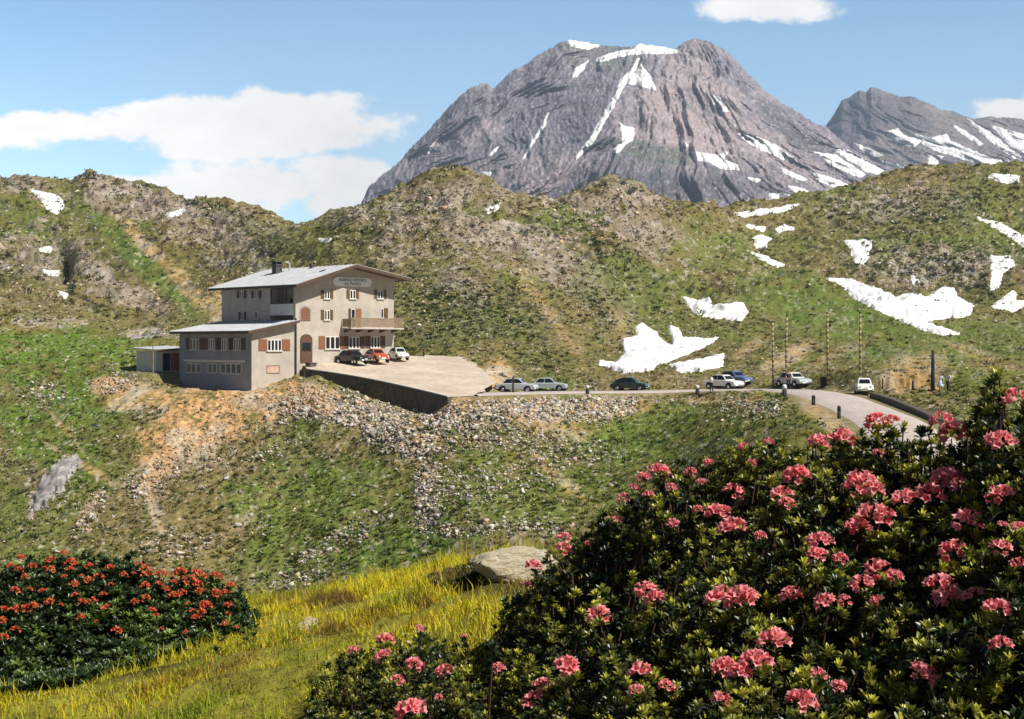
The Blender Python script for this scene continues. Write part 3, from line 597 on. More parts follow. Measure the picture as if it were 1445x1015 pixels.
for i, (P, lb) in enumerate([
    ([(1248, 187), (1266, 181), (1276, 191), (1301, 199), (1290, 208), (1265, 201)], 'snow wedge under the jagged towers of the far peak'),
    ([(1290, 189), (1310, 195), (1336, 189), (1341, 199), (1370, 211), (1400, 224), (1432, 228), (1390, 236), (1350, 221), (1320, 213), (1302, 203)], 'largest snow field winding across the far peak'),
    ([(1398, 177), (1425, 184), (1460, 194), (1470, 226), (1425, 206)], 'snow field at the far right end of the distant ridge'),
    ([(1309, 219), (1331, 221), (1321, 234), (1310, 231)], 'small drop of snow below the winding snow field'),
    ([(1205, 202), (1222, 208), (1246, 219), (1240, 222), (1218, 213)], 'thin snow strip at the dark foot of the far peak'),
    ([(1345, 176), (1362, 184), (1388, 204), (1381, 205), (1356, 188)], 'thin snow line left of the straight slanting gully on the far ridge'),
    ([(1239, 225), (1260, 231), (1292, 236), (1270, 245)], 'snow tongue low on the far peak above the green hill'),
    ([(1364, 167), (1400, 189), (1442, 222), (1431, 224), (1395, 197)], 'straight slanting snow gully on the right of the far ridge')]):
    snow_patch(FAR, 0, P, lb, 3.6, 2.0, GM, 40 + i, 1.5)
for i, (P, lb) in enumerate([
    ([(42, 267), (60, 271), (85, 276), (91, 292), (80, 302), (68, 296), (55, 281)], 'bright snow patch high on the left ridge near its notch'),
    ([(55, 347), (76, 349), (71, 358), (57, 355)], 'small snow oval above the dark gully on the left ridge'),
    ([(60, 381), (89, 383), (81, 391), (64, 388)], 'flat snow sliver halfway down the left ridge gully'),
    ([(81, 411), (98, 414), (92, 422)], 'lowest speck of snow in the left ridge gully'),
    ([(234, 300), (263, 295), (250, 308), (237, 307)], 'snow scrap below the dark shrubs on the left skyline'),
    ([(446, 336), (468, 337), (460, 344)], 'small snow dot above the hotel roof'),
    ([(685, 296), (706, 286), (701, 299), (689, 301)], 'snow scrap in the saddle between the two rocky knolls'),
    ([(1034, 302), (1070, 296), (1110, 291), (1138, 285), (1106, 299), (1075, 304), (1050, 306)], 'long thin snow strip right under the crest of the green hill'),
    ([(1047, 316), (1081, 321), (1078, 327), (1060, 323)], 'flat snow sliver below the long crest strip'),
    ([(1094, 323), (1105, 317), (1121, 323), (1100, 328)], 'little snow cap beside the flat sliver'),
    ([(1061, 335), (1075, 332), (1096, 336), (1081, 342), (1084, 351), (1067, 349)], 'ragged snow scrap in the dip between the hills'),
    ([(1052, 353), (1075, 359), (1108, 374), (1096, 377), (1075, 367)], 'slim diagonal snow line on the grassy dip'),
    ([(1190, 339), (1231, 339), (1228, 360), (1217, 376), (1205, 371), (1200, 352)], 'isolated shield-shaped snow patch on the right hill'),
    ([(1378, 307), (1410, 314), (1446, 334), (1450, 353), (1420, 331)], 'slanting snow strip at the right edge of the green hill'),
    ([(1397, 361), (1426, 361), (1432, 376), (1415, 386), (1412, 406), (1396, 411), (1399, 386)], 'boot-shaped snow patch at the right below the slanting strip'),
    ([(1286, 386), (1299, 398), (1285, 403)], 'tiny snow patch in the dark rocks above the big snow field'),
    ([(1163, 392), (1205, 393), (1215, 401), (1240, 407), (1265, 419), (1285, 413), (1310, 419), (1330, 406), (1346, 406), (1352, 418), (1374, 432), (1370, 444), (1330, 450), (1307, 454), (1354, 471), (1330, 474), (1300, 465), (1262, 449), (1235, 437), (1205, 422), (1188, 403)], 'big sprawling snow field in the middle of the right hill'),
    ([(1428, 411), (1436, 414), (1432, 424), (1455, 424), (1425, 445), (1412, 462), (1399, 456), (1409, 440), (1398, 432)], 'jagged snow patch at the right edge beside the big snow field'),
    ([(964, 419), (985, 424), (1000, 420), (1006, 431), (1050, 427), (1055, 440), (1046, 454), (1020, 450), (1000, 449), (980, 442)], 'snow patch up the side valley above the branching one'),
    ([(876, 478), (899, 474), (896, 461), (906, 455), (926, 469), (936, 481), (949, 488), (944, 459), (959, 464), (964, 477), (1014, 477), (992, 491), (940, 512), (926, 514), (921, 522), (880, 527), (848, 516), (840, 509), (870, 511), (881, 499)], 'branching snow patch melting behind the dark green car'),
    ([(944, 515), (990, 507), (1022, 499), (1020, 516), (990, 524), (960, 526)], 'smooth snow bank just above the road'),
    ([(1394, 250), (1400, 245), (1440, 247), (1437, 257), (1415, 259)], 'narrow snow bar near the top of the green hill at the right')]):
    snow_patch(HL if P[0][1] < 452 else HL, 0, P, lb, .38, 2.5, GH, 60 + i, 2.0)
# ---------------------------------------------------------------- hotel
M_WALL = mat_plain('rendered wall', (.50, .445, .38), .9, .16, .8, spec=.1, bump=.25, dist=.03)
M_WALLD = mat_plain('shade-tinted rendered wall', (.31, .325, .375), .9, .16, .8, spec=.1, bump=.25, dist=.03)  # annex side: bluish skylit shade put into the blue-grey wall colour
M_WALLW = mat_plain('whitewashed wall', (.72, .70, .65), .9, .08, 1.2, spec=.1, bump=.2, dist=.03)
M_METAL = mat_plain('pale sheet roof', (.52, .525, .54), .55, .14, .9, spec=.35)
M_WOODD = mat_plain('dark stained timber', (.10, .065, .04), .7, .3, 5)
M_SHUT = mat_plain('brown shutter paint', (.30, .13, .065), .6, .2, 7)
M_SHUTD = mat_plain('dark brown shutter paint', (.13, .065, .04), .6, .2, 7)
M_SHUTM = mat_plain('mid brown shutter paint', (.17, .095, .04), .6, .2, 7)
M_FRAME = mat_plain('white window paint', (.78, .77, .72), .5, .05, 8)
M_REDW = mat_plain('red brown door paint', (.42, .11, .05), .6, .25, 5)
M_STONE = mat_plain('dark dry stone', (.115, .098, .08), .95, .45, 2.6, spec=.1, bump=.8, dist=.12)
M_CONC = mat_plain('pale concrete', (.52, .49, .44), .9, .15, 2, spec=.1)
M_BLACK = mat_plain('black gap', (.012, .011, .010), .8, .2, 4, spec=.1)
M_TIMB = mat_plain('weathered timber', (.30, .22, .14), .85, .3, 6)
m, nt_, b_, _o = nt_new('window glass'); GLASS = m
b_.inputs['Base Color'].default_value = (.012, .015, .018, 1); b_.inputs['Roughness'].default_value = .08; b_.inputs['Specular IOR Level'].default_value = .5
hotel = tag(empty('mountain_hotel', (HX, HY, HZ0), HA), 'large grey hotel with white sheet roofs and brown shutters beside the gravel forecourt', 'hotel')
ca, sa = math.cos(HA), math.sin(HA)
def fs(u):                       # along the front wall, from a photo column
    k = (u - CU) / F; return (k * HY - HX) / (ca - k * sa)
def fz(s, py): return (HZ - py) / F * (HY + s * sa) - HZ0
def ls(u, off=0.0):              # along the side wall (local y); off = local x of that wall
    k = (u - CU) / F; x0, y0 = HX + off * ca, HY + off * sa
    return (k * y0 - x0) / (-sa - k * ca)
def lz(t, py, off=0.0): return (HZ - py) / F * (HY + off * sa + t * ca) - HZ0
WID, DEP = 13.4, 13.7
RG = 10.62; SL = {-1: .30, 1: .162}; EVL = RG - .30 * 6.7; EVR = RG - .162 * 6.7; OH = 1.15; OF = 1.75
# walls: gable prism, loggia cut out of the side wall by building round it
LG0, LG1, LGD = .35, 4.5, 1.7            # loggia along local y, depth in local x
w = MB()
def wt(x): return RG - (SL[-1] * (6.7 - x) if x < 6.7 else SL[1] * (x - 6.7))
def gable(x0): return [(x0, -3.2), (WID, -3.2), (WID, EVR), (6.7, RG), (x0, wt(x0))]
w.slab([(x, 0, z) for x, z in gable(0)], (0, LG0, 0)); w.slab([(x, LG0, z) for x, z in gable(LGD)], (0, LG1 - LG0, 0)); w.slab([(x, LG1, z) for x, z in gable(0)], (0, DEP - LG1, 0))
w.box(0, LGD, LG0, LG1, -3.2, 2.9)
w.build('main_wall', M_WALL, hotel)
# loggia: floors, parapet, posts
lg = MB(); lg.box(0, LGD, LG0, LG1, 5.35, 5.5); lg.box(.0, .12, LG0, LG1, 5.5, 6.55); lo = lg.build('loggia_parapet', M_WALLW, hotel)
for yy_ in (LG0 + .08, 1.7, 3.1, LG1 - .08): MB().box(.02, .12, yy_ - .05, yy_ + .05, 6.55, 8.2).build('loggia_post', M_WOODD, lo)
MB().box(.05, .15, LG0, LG1, 8.2, 8.45).build('loggia_beam', M_WOODD, lo)
lb = MB(); lb.box(.0, .05, LG0, LG1, 2.95, 3.6)
for k in range(16): lb.box(.01, .04, LG0 + .1 + k * .26, LG0 + .16 + k * .26, 3.6, 3.9)
lb.build('loggia_railing', M_WOODD, hotel)
MB().box(LGD - .06, LGD - .01, 1.0, 2.0, 2.92, 4.95).build('loggia_door', M_WOODD, hotel)
MB().box(LGD - .06, LGD - .01, 1.4, 3.2, 5.9, 7.2).build('loggia_window', GLASS, hotel)
# roof: two slabs with thickness and standing seams
def roof_side(sgn):
    mb = MB(); th = .16; sl = SL[sgn]; EV = EVL if sgn < 0 else EVR
    xa = WID / 2; xb = -OH if sgn < 0 else WID + OH
    za, zb = RG + .06, EV + .06 - sl * OH
    y0, y1 = -OF, DEP + .9
    mb.slab([(xa, y0, za), (xb, y0, zb), (xb, y1, zb), (xa, y1, za)], (0, 0, th))
    n = 22
    for i in range(n + 1):
        y = y0 + .02 + (y1 - y0 - .04) * i / n
        mb.slab([(xa, y - .02, za + th), (xb, y - .02, zb + th), (xb, y + .02, zb + th), (xa, y + .02, za + th)], (0, 0, .045))
    return mb
rf = roof_side(-1); 
r_ = roof_side(1); b0 = len(rf.v); rf.v += r_.v; rf.f += [tuple(i + b0 for i in f) for f in r_.f]
roof = rf.build('roof', M_METAL, hotel)
fa = MB()
for sg in (-1, 1):
    xb = -OH if sg < 0 else WID + OH
    zb = (EVL if sg < 0 else EVR) + .06 - SL[sg] * OH
    fa.slab([(WID / 2, -OF - .05, RG - .12), (xb, -OF - .05, zb - .18), (xb, -OF - .05, zb + .15), (WID / 2, -OF - .05, RG + .21)], (0, .05, 0))
    fa.box(xb - .06 if sg < 0 else xb, xb if sg < 0 else xb + .06, -OF, DEP + .9, zb - .12, zb + .14)
fa.build('fascia', M_WOODD, roof)
so = MB()
for sg in (-1, 1):
    xb = -OH if sg < 0 else WID + OH; zb = (EVL if sg < 0 else EVR) + .06 - SL[sg] * OH
    so.slab([(WID / 2, -OF + .01, RG - .02), (xb, -OF + .01, zb - .08), (xb, -.01, zb - .08), (WID / 2, -.01, RG - .02)], (0, 0, .06))
so.build('soffit', M_WOODD, roof)
ch = MB(); ch.box(4.2, 5.0, 9.3, 10.1, 9.0, 11.05); ch.box(4.1, 5.1, 9.2, 10.2, 11.05, 11.2)
for q in (4.2, 4.9): ch.box(q, q + .1, 9.3, 10.1, 11.2, 11.45)
ch.box(4.05, 5.15, 9.15, 10.25, 11.45, 11.56); ch.build('chimney', mat_plain('sooty chimney', (.09, .085, .08), .9), roof)
ch = MB(); ch.box(6.0, 6.4, 5.2, 5.6, 10.2, 11.0); ch.box(5.95, 6.45, 5.15, 5.65, 11.0, 11.1); ch.build('chimney', M_STONE, roof)
MB().tube([(5.5, 8.6, 10.1), (5.5, 8.6, 11.2), (5.3, 8.6, 11.4), (4.9, 8.6, 11.4)], .09).build('vent_pipe', M_METAL, roof)
MB().slab([(4.0, .9, 9.9), (4.7, .9, 10.1), (4.7, 1.2, 10.1), (4.0, 1.2, 9.9)], (0, 0, .22)).build('skylight', M_BLACK, roof)
# windows --------------------------------------------------------
def window(plane, a0, a1, z0, z1, sh=(1, 1), shw=None, mull=1, off=0.0, shm=None, parent=None, closed=False):
    """plane 'f' = front wall (y=0), 'l' = side wall (x=off); a = along the wall"""
    parent = parent or hotel; shm = shm or M_SHUT; shw = shw or (a1 - a0) * .5
    def bx(mb, p0, p1, d0, d1, q0, q1):            # along, depth outward, z
        if plane == 'f': mb.box(p0, p1, off - d1, off - d0, q0, q1)
        else: mb.box(off - d1, off - d0, p0, p1, q0, q1)
        return mb
    fr = MB(); t = .075
    bx(fr, a0 - .06, a1 + .06, .005, .07, z0 - .07, z0); bx(fr, a0, a0 + t, .005, .05, z0, z1); bx(fr, a1 - t, a1, .005, .05, z0, z1)
    bx(fr, a0 + t, a1 - t, .005, .05, z1 - t, z1)
    for k in range(mull):
        c = a0 + (a1 - a0) * (k + 1) / (mull + 1); bx(fr, c - .07, c + .07, .005, .05, z0, z1 - t)
    wn_ = fr.build('window', M_FRAME, parent)
    bx(MB(), a0 + t, a1 - t, .003, .02, z0, z1 - t).build('pane', GLASS, wn_)
    bx(MB(), a0 - .12, a1 + .12, .005, .13, z0 - .16, z0 - .072).build('sill', M_CONC, wn_)
    for i, (c0, c1) in enumerate(((a0 - shw - .03, a0 - .03), (a1 + .03, a1 + shw + .03))):
        if not sh[i]: continue
        s_ = MB(); bx(s_, c0, c1, .012, .055, z0 - .05, z1 + .05)
        for k in range(9): q = z0 + (z1 - z0) * (k + .2) / 9; bx(s_, c0 + .06, c1 - .06, .055, .072, q, q + .05)
        s_.build('shutter', shm, wn_)
    return wn_
def wf(u0, u1, p0, p1, **k):
    a0, a1 = fs(u0), fs(u1); am = (a0 + a1) / 2; return window('f', a0, a1, fz(am, p1), fz(am, p0), **k)
wf(459, 479, 475, 492, sh=(1, 1), shw=.85, mull=2)
wf(492, 507, 475.5, 491, sh=(1, 1), shw=.7, mull=2, shm=M_SHUTD); wf(523, 536, 475, 490.5, sh=(1, 1), shw=.7, mull=2, shm=M_SHUTD)
wf(457.5, 465, 438, 451, sh=(1, 1), shw=.42, mull=1, shm=M_SHUTM); wf(537, 541, 435.5, 448.5, sh=(0, 1), shw=.6, mull=0, shm=M_SHUTM)
wf(457.5, 465, 410.5, 421, sh=(1, 1), shw=.42, mull=1, shm=M_SHUTM); wf(493.5, 501.5, 409.5, 421, sh=(1, 1), shw=.42, mull=1, shm=M_SHUTM); wf(532.5, 540.5, 410, 421, sh=(1, 1), shw=.42, mull=1, shm=M_SHUTM)
def arch(u0, u1, p0, p1, name, mat, frame):
    a0, a1 = fs(u0), fs(u1); am = (a0 + a1) / 2; z0, z1 = fz(am, p1), fz(am, p0); h = (a1 - a0) * .32
    def prof(g): 
        pts = [(a0 - g, 0, z0), (a1 + g, 0, z0)]
        return pts + [(am + ((a1 - a0) / 2 + g) * math.cos(t), 0, z1 - h + (h + g) * math.sin(t)) for t in np.linspace(0, math.pi, 9)]
    f_ = MB().slab([(x, -.004, z) for x, _, z in prof(.14)], (0, -.04, 0)).build(name, frame, hotel)
    MB().slab([(x, -.046, z) for x, _, z in prof(0)], (0, -.03, 0)).build('leaf' if name == 'arched_window' else 'door_leaf', mat, f_); return f_, a0, a1, z0, z1
f_, a0, a1, z0, z1 = arch(424.5, 437, 433.5, 452.5, 'arched_window', M_SHUT, M_WALLD)
s_ = MB()
for k in range(7): s_.box(a0 + .05, a1 - .05, -.085, -.077, z0 + .15 + k * .17, z0 + .2 + k * .17)
s_.build('slat', M_SHUTD, f_)
f_, a0, a1, z0, z1 = arch(425, 439, 473.5, 512, 'entrance', M_SHUTD, M_WOODD)
MB().box(a0 + .1, a1 - .1, -.083, -.077, z0 + 1.2, z0 + 2.1).build('door_pane', GLASS, f_)
MB().lathe([(.03, 0), (.03, .05)], (a1 - .2, -.13, z0 + 1.0), 8, 'y').build('handle', M_METAL, f_)
# balcony with door
bs0, bs1 = fs(482.5), WID + .12; bz = fz(8, 462.6)
bal = MB(); bal.box(bs0, bs1, -1.6, -.005, bz - .17, bz); balo = bal.build('balcony', M_CONC, hotel)
MB().box(WID + .005, WID + 1.5, .6, 4.0, bz - .17, bz - .003).build('side_balcony', M_CONC, balo)
rl = MB(); rl.box(bs0, bs1, -1.59, -1.52, bz + .95, bz + 1.05); rl.box(bs0, bs1, -1.58, -1.53, bz + .12, bz + .18)
n = int((bs1 - bs0) / .17)
for k in range(n): rl.box(bs0 + k * .17, bs0 + k * .17 + .115, -1.575, -1.545, bz + .06, bz + .95)
for k in range(10): rl.box(bs0, bs0 + .03, -1.5 + k * .147, -1.39 + k * .147, bz + .06, bz + .95)
rl.build('railing', M_TIMB, balo)
rs = MB(); rs.box(WID + .01, WID + 1.5, .6, .67, bz + .95, bz + 1.05); rs.box(WID + 1.43, WID + 1.5, .67, 4.0, bz + .95, bz + 1.05)
for k in range(9): rs.box(WID + .03 + k * .165, WID + .15 + k * .165, .62, .65, bz, bz + .95)
for k in range(19): rs.box(WID + 1.45, WID + 1.48, .72 + k * .175, .84 + k * .175, bz, bz + .95)
rs.build('side_railing', mat_plain('reddish timber', (.22, .10, .06), .8), balo)
for k in range(5): 
    x = bs0 + .3 + k * (bs1 - bs0 - .8) / 4; MB().slab([(x, -.005, bz - .172), (x, -1.4, bz - .172), (x, -.005, bz - .55)], (.14, 0, 0)).build('bracket', M_WOODD, balo)
da0, da1 = fs(495), fs(501); dz = bz + .02
d_ = MB(); d_.box(da0, da0 + .07, -.05, -.005, dz, dz + 2.0); d_.box(da1 - .07, da1, -.05, -.005, dz, dz + 2.0); d_.box(da0 + .07, da1 - .07, -.05, -.005, dz + 1.93, dz + 2.0)
dd = d_.build('balcony_door', M_FRAME, hotel); MB().box(da0 + .07, da1 - .07, -.02, -.004, dz, dz + 1.93).build('pane', GLASS, dd)
MB().box(da1 + .03, da1 + .85, -.06, -.012, dz, dz + 2.05).build('shutter', M_SHUT, dd); MB().box(da0 - .32, da0 - .03, -.06, -.012, dz, dz + 2.05).build('shutter', M_SHUTD, dd)
# sign on the gable
sx0, sx1 = fs(469.5), fs(524); sz0, sz1 = fz(5, 403.5) , fz(7, 391.5); sc, szc, sr = (sx0 + sx1) / 2, (sz0 + sz1) / 2, (sz1 - sz0) / 2
pr = [(sx1 - sr * 1.3 + sr * 1.3 * math.cos(t), -.005, szc + sr * math.sin(t)) for t in np.linspace(-math.pi / 2, math.pi / 2, 11)] + [(sx0 + sr * 1.3 - sr * 1.3 * math.cos(t), -.005, szc + sr * math.sin(t)) for t in np.linspace(math.pi / 2, -math.pi / 2, 11)]
sg = MB().slab(pr, (0, -.08, 0)).build('sign_board', mat_plain('white sign paint', (.86, .86, .85), .6, .05, 3), hotel)
M_LET = mat_plain('grey sign lettering', (.22, .23, .26), .6)
def text(parent, s, x, y, z, size, mat, name, sx=1.0):
    cu = bpy.data.curves.new(name, 'FONT'); cu.body = s; cu.size = size; cu.align_x = 'CENTER'; cu.align_y = 'CENTER'; cu.extrude = .006; cu.offset = .012
    t = bpy.data.objects.new(name, cu); COL.objects.link(t); dg = bpy.context.evaluated_depsgraph_get(); me = bpy.data.meshes.new_from_object(t.evaluated_get(dg)); bpy.data.objects.remove(t)
    o = link(name, me, mat, parent, (x, y, z), (R(90), 0, 0)); o.scale = (sx, 1, 1); return o
text(sg, 'ALBERGO RISTORO', sc, -.095, szc + .19, .40, M_LET, 'lettering', 1.05); text(sg, 'AL PASSO', sc, -.095, szc - .22, .42, M_LET, 'lettering', 1.25)
# downpipe at the joint with the annex
MB().tube([(-.06, -.16, 5.0), (-.06, -.16, -1.5)], .075).build('downpipe', M_BLACK, hotel)
# side wall windows
def wl(u0, u1, p0, p1, off=0.0, **k):
    t0, t1 = ls(u1, off), ls(u0, off); tm = (t0 + t1) / 2; return window('l', t0, t1, lz(tm, p1, off), lz(tm, p0, off), off=off, **k)
wl(338.5, 344, 411, 420.5, sh=(1, 1), shw=.5, mull=1, shm=M_SHUTD); wl(359, 365, 411, 420.5, sh=(1, 1), shw=.5, mull=1, shm=M_SHUTD)
wl(340.5, 344, 441, 451, sh=(1, 1), shw=.45, mull=0, shm=M_SHUTD); wl(359, 364.5, 439.5, 450, sh=(0, 0), mull=0)
# ---- annex
AW, AD = 5.5, 13.5; AE = 1.2 - HZ0; AT = 2.2 - HZ0
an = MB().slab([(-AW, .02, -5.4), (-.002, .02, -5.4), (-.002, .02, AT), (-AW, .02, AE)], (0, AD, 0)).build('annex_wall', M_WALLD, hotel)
MB().slab([(-AW + .01, .018, -5.4), (-.14, .018, -5.4), (-.14, .018, AT - .03), (-AW + .01, .018, AE)], (0, -.03, 0)).build('annex_front', M_WALL, an)  # sunlit end takes the warm colour, the shaded side the painted blue-grey
asl = (AT - AE) / AW
ar = MB(); th = .15
ar.slab([(-.01, -.75, AT + .03), (-AW - .85, -.75, AE + .03 - asl * .85), (-AW - .85, AD + .6, AE + .03 - asl * .85), (-.01, AD + .6, AT + .03)], (0, 0, th))
for i in range(21):
    y = -.73 + (AD + 1.3) * i / 20; ar.slab([(-.01, y - .02, AT + .03 + th), (-AW - .85, y - .02, AE + .03 - asl * .85 + th), (-AW - .85, y + .02, AE + .03 - asl * .85 + th), (-.01, y + .02, AT + .03 + th)], (0, 0, .045))
aro = ar.build('annex_roof', M_METAL, hotel)
fa = MB(); e = AE + .03 - asl * .85
fa.box(-AW - .91, -AW - .852, -.8, AD + .6, e - .12, e + .13); fa.slab([(-.01, -.81, AT - .10), (-AW - .91, -.81, e - .14), (-AW - .91, -.81, e + .12), (-.01, -.81, AT + .16)], (0, .055, 0)); fa.build('annex_fascia', M_WOODD, aro)
def wa(u0, u1, p0, p1, **k): return wl(u0, u1, p0, p1, off=-AW, parent=an, **k)
for a_, b_2 in ((268.5, 281.5), (294.5, 304), (313, 322.5), (330, 340)): wa(a_, b_2, 478, 493, sh=(1, 1), shw=.8, mull=2, shm=M_SHUTD)
wa(263.5, 284.5, 513, 525, sh=(0, 0), mull=2); wa(294, 306, 513, 525.5, sh=(0, 0), mull=1); wa(312, 341, 513, 526.5, sh=(0, 0), mull=3)
lt = MB(); t0, t1 = ls(346, -AW), ls(260, -AW); zz = lz(6, 509.5, -AW); lt.box(-AW - .05, -AW - .004, t0, t1, zz - .12, zz + .1); lt.build('lintel_band', M_WALLW, an)
window('f', fs(377), fs(397), fz(-2.5, 494.5), fz(-2.5, 479.5), sh=(1, 1), shw=1.05, mull=3, off=-.012, parent=an)
a0, a1 = fs(376), fs(394.5); z0, z1 = fz(-2.5, 527), fz(-2.5, 515.5)
pl = MB(); pl.box(a0, a1, -.06, -.014, z1 - .07, z1); pl.box(a0, a1, -.06, -.014, z0, z0 + .07); pl.box(a0, a0 + .07, -.06, -.014, z0 + .07, z1 - .07); pl.box(a1 - .07, a1, -.06, -.014, z0 + .07, z1 - .07); pl.build('blocked_opening', M_TIMB, an)
MB().box(a0 + .072, a1 - .072, -.035, -.014, z0 + .072, z1 - .072).build('infill', mat_plain('reddish render', (.58, .40, .32), .9, .3, 1.6), an)
# low end pier beside the entrance
pier = on_plane(428, 530)
pr_ = MB().box(.75, 1.6, -1.5, -.7, -2.2, .28); pr_.box(.7, 1.65, -1.55, -.65, .28, .38); pr_.build('step_pier', M_STONE, hotel)
# ---------------------------------------------------------------- shed
shx, shy, shz = X_of(220, 155), 155.0, Z_of(525, 155)
shed = tag(empty('shed', (shx, shy, shz), HA), 'small whitewashed shed with a white roof and red door behind the hotel annex', 'shed')
SW, SDp = 3.6, 4.1
w = MB(); w.box(0, SW, .3, SDp, -1, 2.3); w.box(0, .85, 0, .3, -1, 2.3); w.box(SW - .15, SW, 0, .3, -1, 2.3); w.box(.85, SW - .15, 0, .3, 2.05, 2.3); w.box(.85, SW - .15, 0, .3, -1, .1)
w.build('wall', M_WALLW, shed)
ro = MB().slab([(-.45, -.5, 2.34), (SW + .4, -.5, 2.55), (SW + .4, SDp + .4, 2.75), (-.45, SDp + .4, 2.54)], (0, 0, .12)).build('roof', M_METAL, shed)
MB().slab([(-.5, -.55, 2.2), (SW + .4, -.55, 2.41), (SW + .4, -.55, 2.66), (-.5, -.55, 2.45)], (0, .048, 0)).build('fascia', M_WOODD, ro)
MB().box(.87, 1.95, .29, .295, .1, 2.04).build('dark_opening', M_BLACK, shed)
do = MB(); do.box(1.97, SW - .17, .1, .16, .12, 2.03)
for k in range(4): do.box(2.0 + k * .37, 2.02 + k * .37, .09, .1, .12, 2.03)
dor = do.build('door', M_REDW, shed); MB().box(2.1, 2.2, .05, .09, 1.0, 1.15).build('handle', M_METAL, dor)
po = tag(MB().tube([(0, 0, -.8), (0, 0, 3.1)], [.07, .05], 8).build('timber_post', M_TIMB, None, loc=(X_of(216, 153), 153, Z_of(525, 153))), 'slim pale post standing in front of the small shed', 'post')
# ---------------------------------------------------------------- forecourt, retaining wall, road, kerb
def gravel(name, c1, c2, sc_):
    m, nt_, b_, _ = nt_new(name); a = _noise(nt_, .22, 6, .7); f_ = _noise(nt_, sc_, 6, .75)
    c = _ramp(nt_, a, [(.35, c1), (.65, c2)]); k = _ramp(nt_, f_, [(.25, .72), (.75, 1.22)])
    nt_.links.new(_mixc(nt_, 1, c, k, 'MULTIPLY'), b_.inputs['Base Color']); b_.inputs['Roughness'].default_value = .95; b_.inputs['Specular IOR Level'].default_value = .1; _bump(nt_, b_, f_, .5, .05); return m
def drape(poly, step, zf):
    """fills polygon with a fine grid clipped to it"""
    import bmesh
    bm = bmesh.new(); vs = [bm.verts.new((p[0], p[1], 0)) for p in poly]; bm.faces.new(vs)
    P = np.array([p[:2] for p in poly])
    for ax in (0, 1):
        for t in np.arange(P[:, ax].min() + step, P[:, ax].max(), step):
            co = [0, 0, 0]; no = [0, 0, 0]; co[ax] = t; no[ax] = 1
            bmesh.ops.bisect_plane(bm, geom=bm.verts[:] + bm.edges[:] + bm.faces[:], plane_co=co, plane_no=no)
    for v in bm.verts: v.co.z = zf(v.co.x, v.co.y)
    bmesh.ops.recalc_face_normals(bm, faces=bm.faces)
    if bm.faces[:][0].normal.z < 0: bmesh.ops.reverse_faces(bm, faces=bm.faces)
    return bm
import bmesh
bm = drape(FORE, 1.2, lambda x, y: terr_plane(x, y) + .03 + .05 * float(fbm(np.array([x / 3.]), np.array([y / 3.]), 2, 77)[0]))
me = bpy.data.meshes.new('forecourt'); bm.to_mesh(me); bm.free()
tag(link('forecourt', me, gravel('pale gravel', (.47, .38, .30), (.66, .555, .445), 2.2)), kind='structure')
wl_ = MB(); pts = [Vector(p) for p in smooth_line(WALL_TOP, 4)]
for i in range(len(pts) - 1):
    a, b = pts[i], pts[i + 1]; d = (b - a).normalized(); n_ = Vector((d.y, -d.x, 0)).normalized() * .5
    if n_.y > 0: n_ = -n_
    wl_.slab([a + Vector((0, 0, .05)), b + Vector((0, 0, .05)), b + n_ + Vector((0, 0, .05)), a + n_ + Vector((0, 0, .05))], (0, 0, -3.6 if i < len(pts) - 3 else -2.2))
rw = wl_.build('retaining_wall', M_STONE); tag(rw, 'dark stone retaining wall holding up the gravel forecourt of the hotel', 'wall')
cp = MB()
for i in range(len(pts) - 1):
    a, b = pts[i], pts[i + 1]; d = (b - a).normalized(); n_ = Vector((d.y, -d.x, 0)).normalized()
    if n_.y > 0: n_ = -n_
    cp.slab([a - n_ * .1 + Vector((0, 0, .053)), b - n_ * .1 + Vector((0, 0, .053)), b + n_ * .55 + Vector((0, 0, .053)), a + n_ * .55 + Vector((0, 0, .053))], (0, 0, .09))
cp.build('coping', M_CONC, rw)
V, fsx = [], []
for i, (x, y, z) in enumerate(ROAD):
    a = np.array(ROAD[min(i + 1, len(ROAD) - 1)][:2]) - np.array(ROAD[max(i - 1, 0)][:2]); a /= np.linalg.norm(a); n_ = np.array((a[1], -a[0]))
    for k in range(7):
        t = (k / 6 - .5) * 2; hw = ROAD_HW + .08 * math.sin(i * .9 + (k > 3) * 2)
        V.append((x + n_[0] * t * hw, y + n_[1] * t * hw, z + (.02 + .06 * (1 - t * t) if abs(t) < .99 else -.3)))
tag(link('road', mesh_np('road', V, [grid_faces(7, len(ROAD))]), gravel('pinkish dust road', (.44, .385, .355), (.53, .455, .41), 3)), kind='structure')
# low kerb wall right of the road
kb = MB(); kp = [Vector(W(u, p, Y)) for u, p, Y in ((1227, 559, 117.6), (1250, 566, 111), (1275, 576, 103.5), (1300, 587, 96.5), (1322, 598, 91))]
kp = [Vector(p) for p in smooth_line([tuple(p) for p in kp], 3)]
for a, b in zip(kp[:-1], kp[1:]):
    d = (b - a).normalized(); n_ = Vector((-d.y, d.x, 0)) * .45
    if n_.x < 0: n_ = -n_
    kb.slab([a + Vector((0, 0, .3)), b + Vector((0, 0, .3)), b + n_ + Vector((0, 0, .3)), a + n_ + Vector((0, 0, .3))], (0, 0, -.9))
tag(kb.build('kerb_wall', M_STONE), 'low dark stone kerb wall along the right side of the road', 'wall')
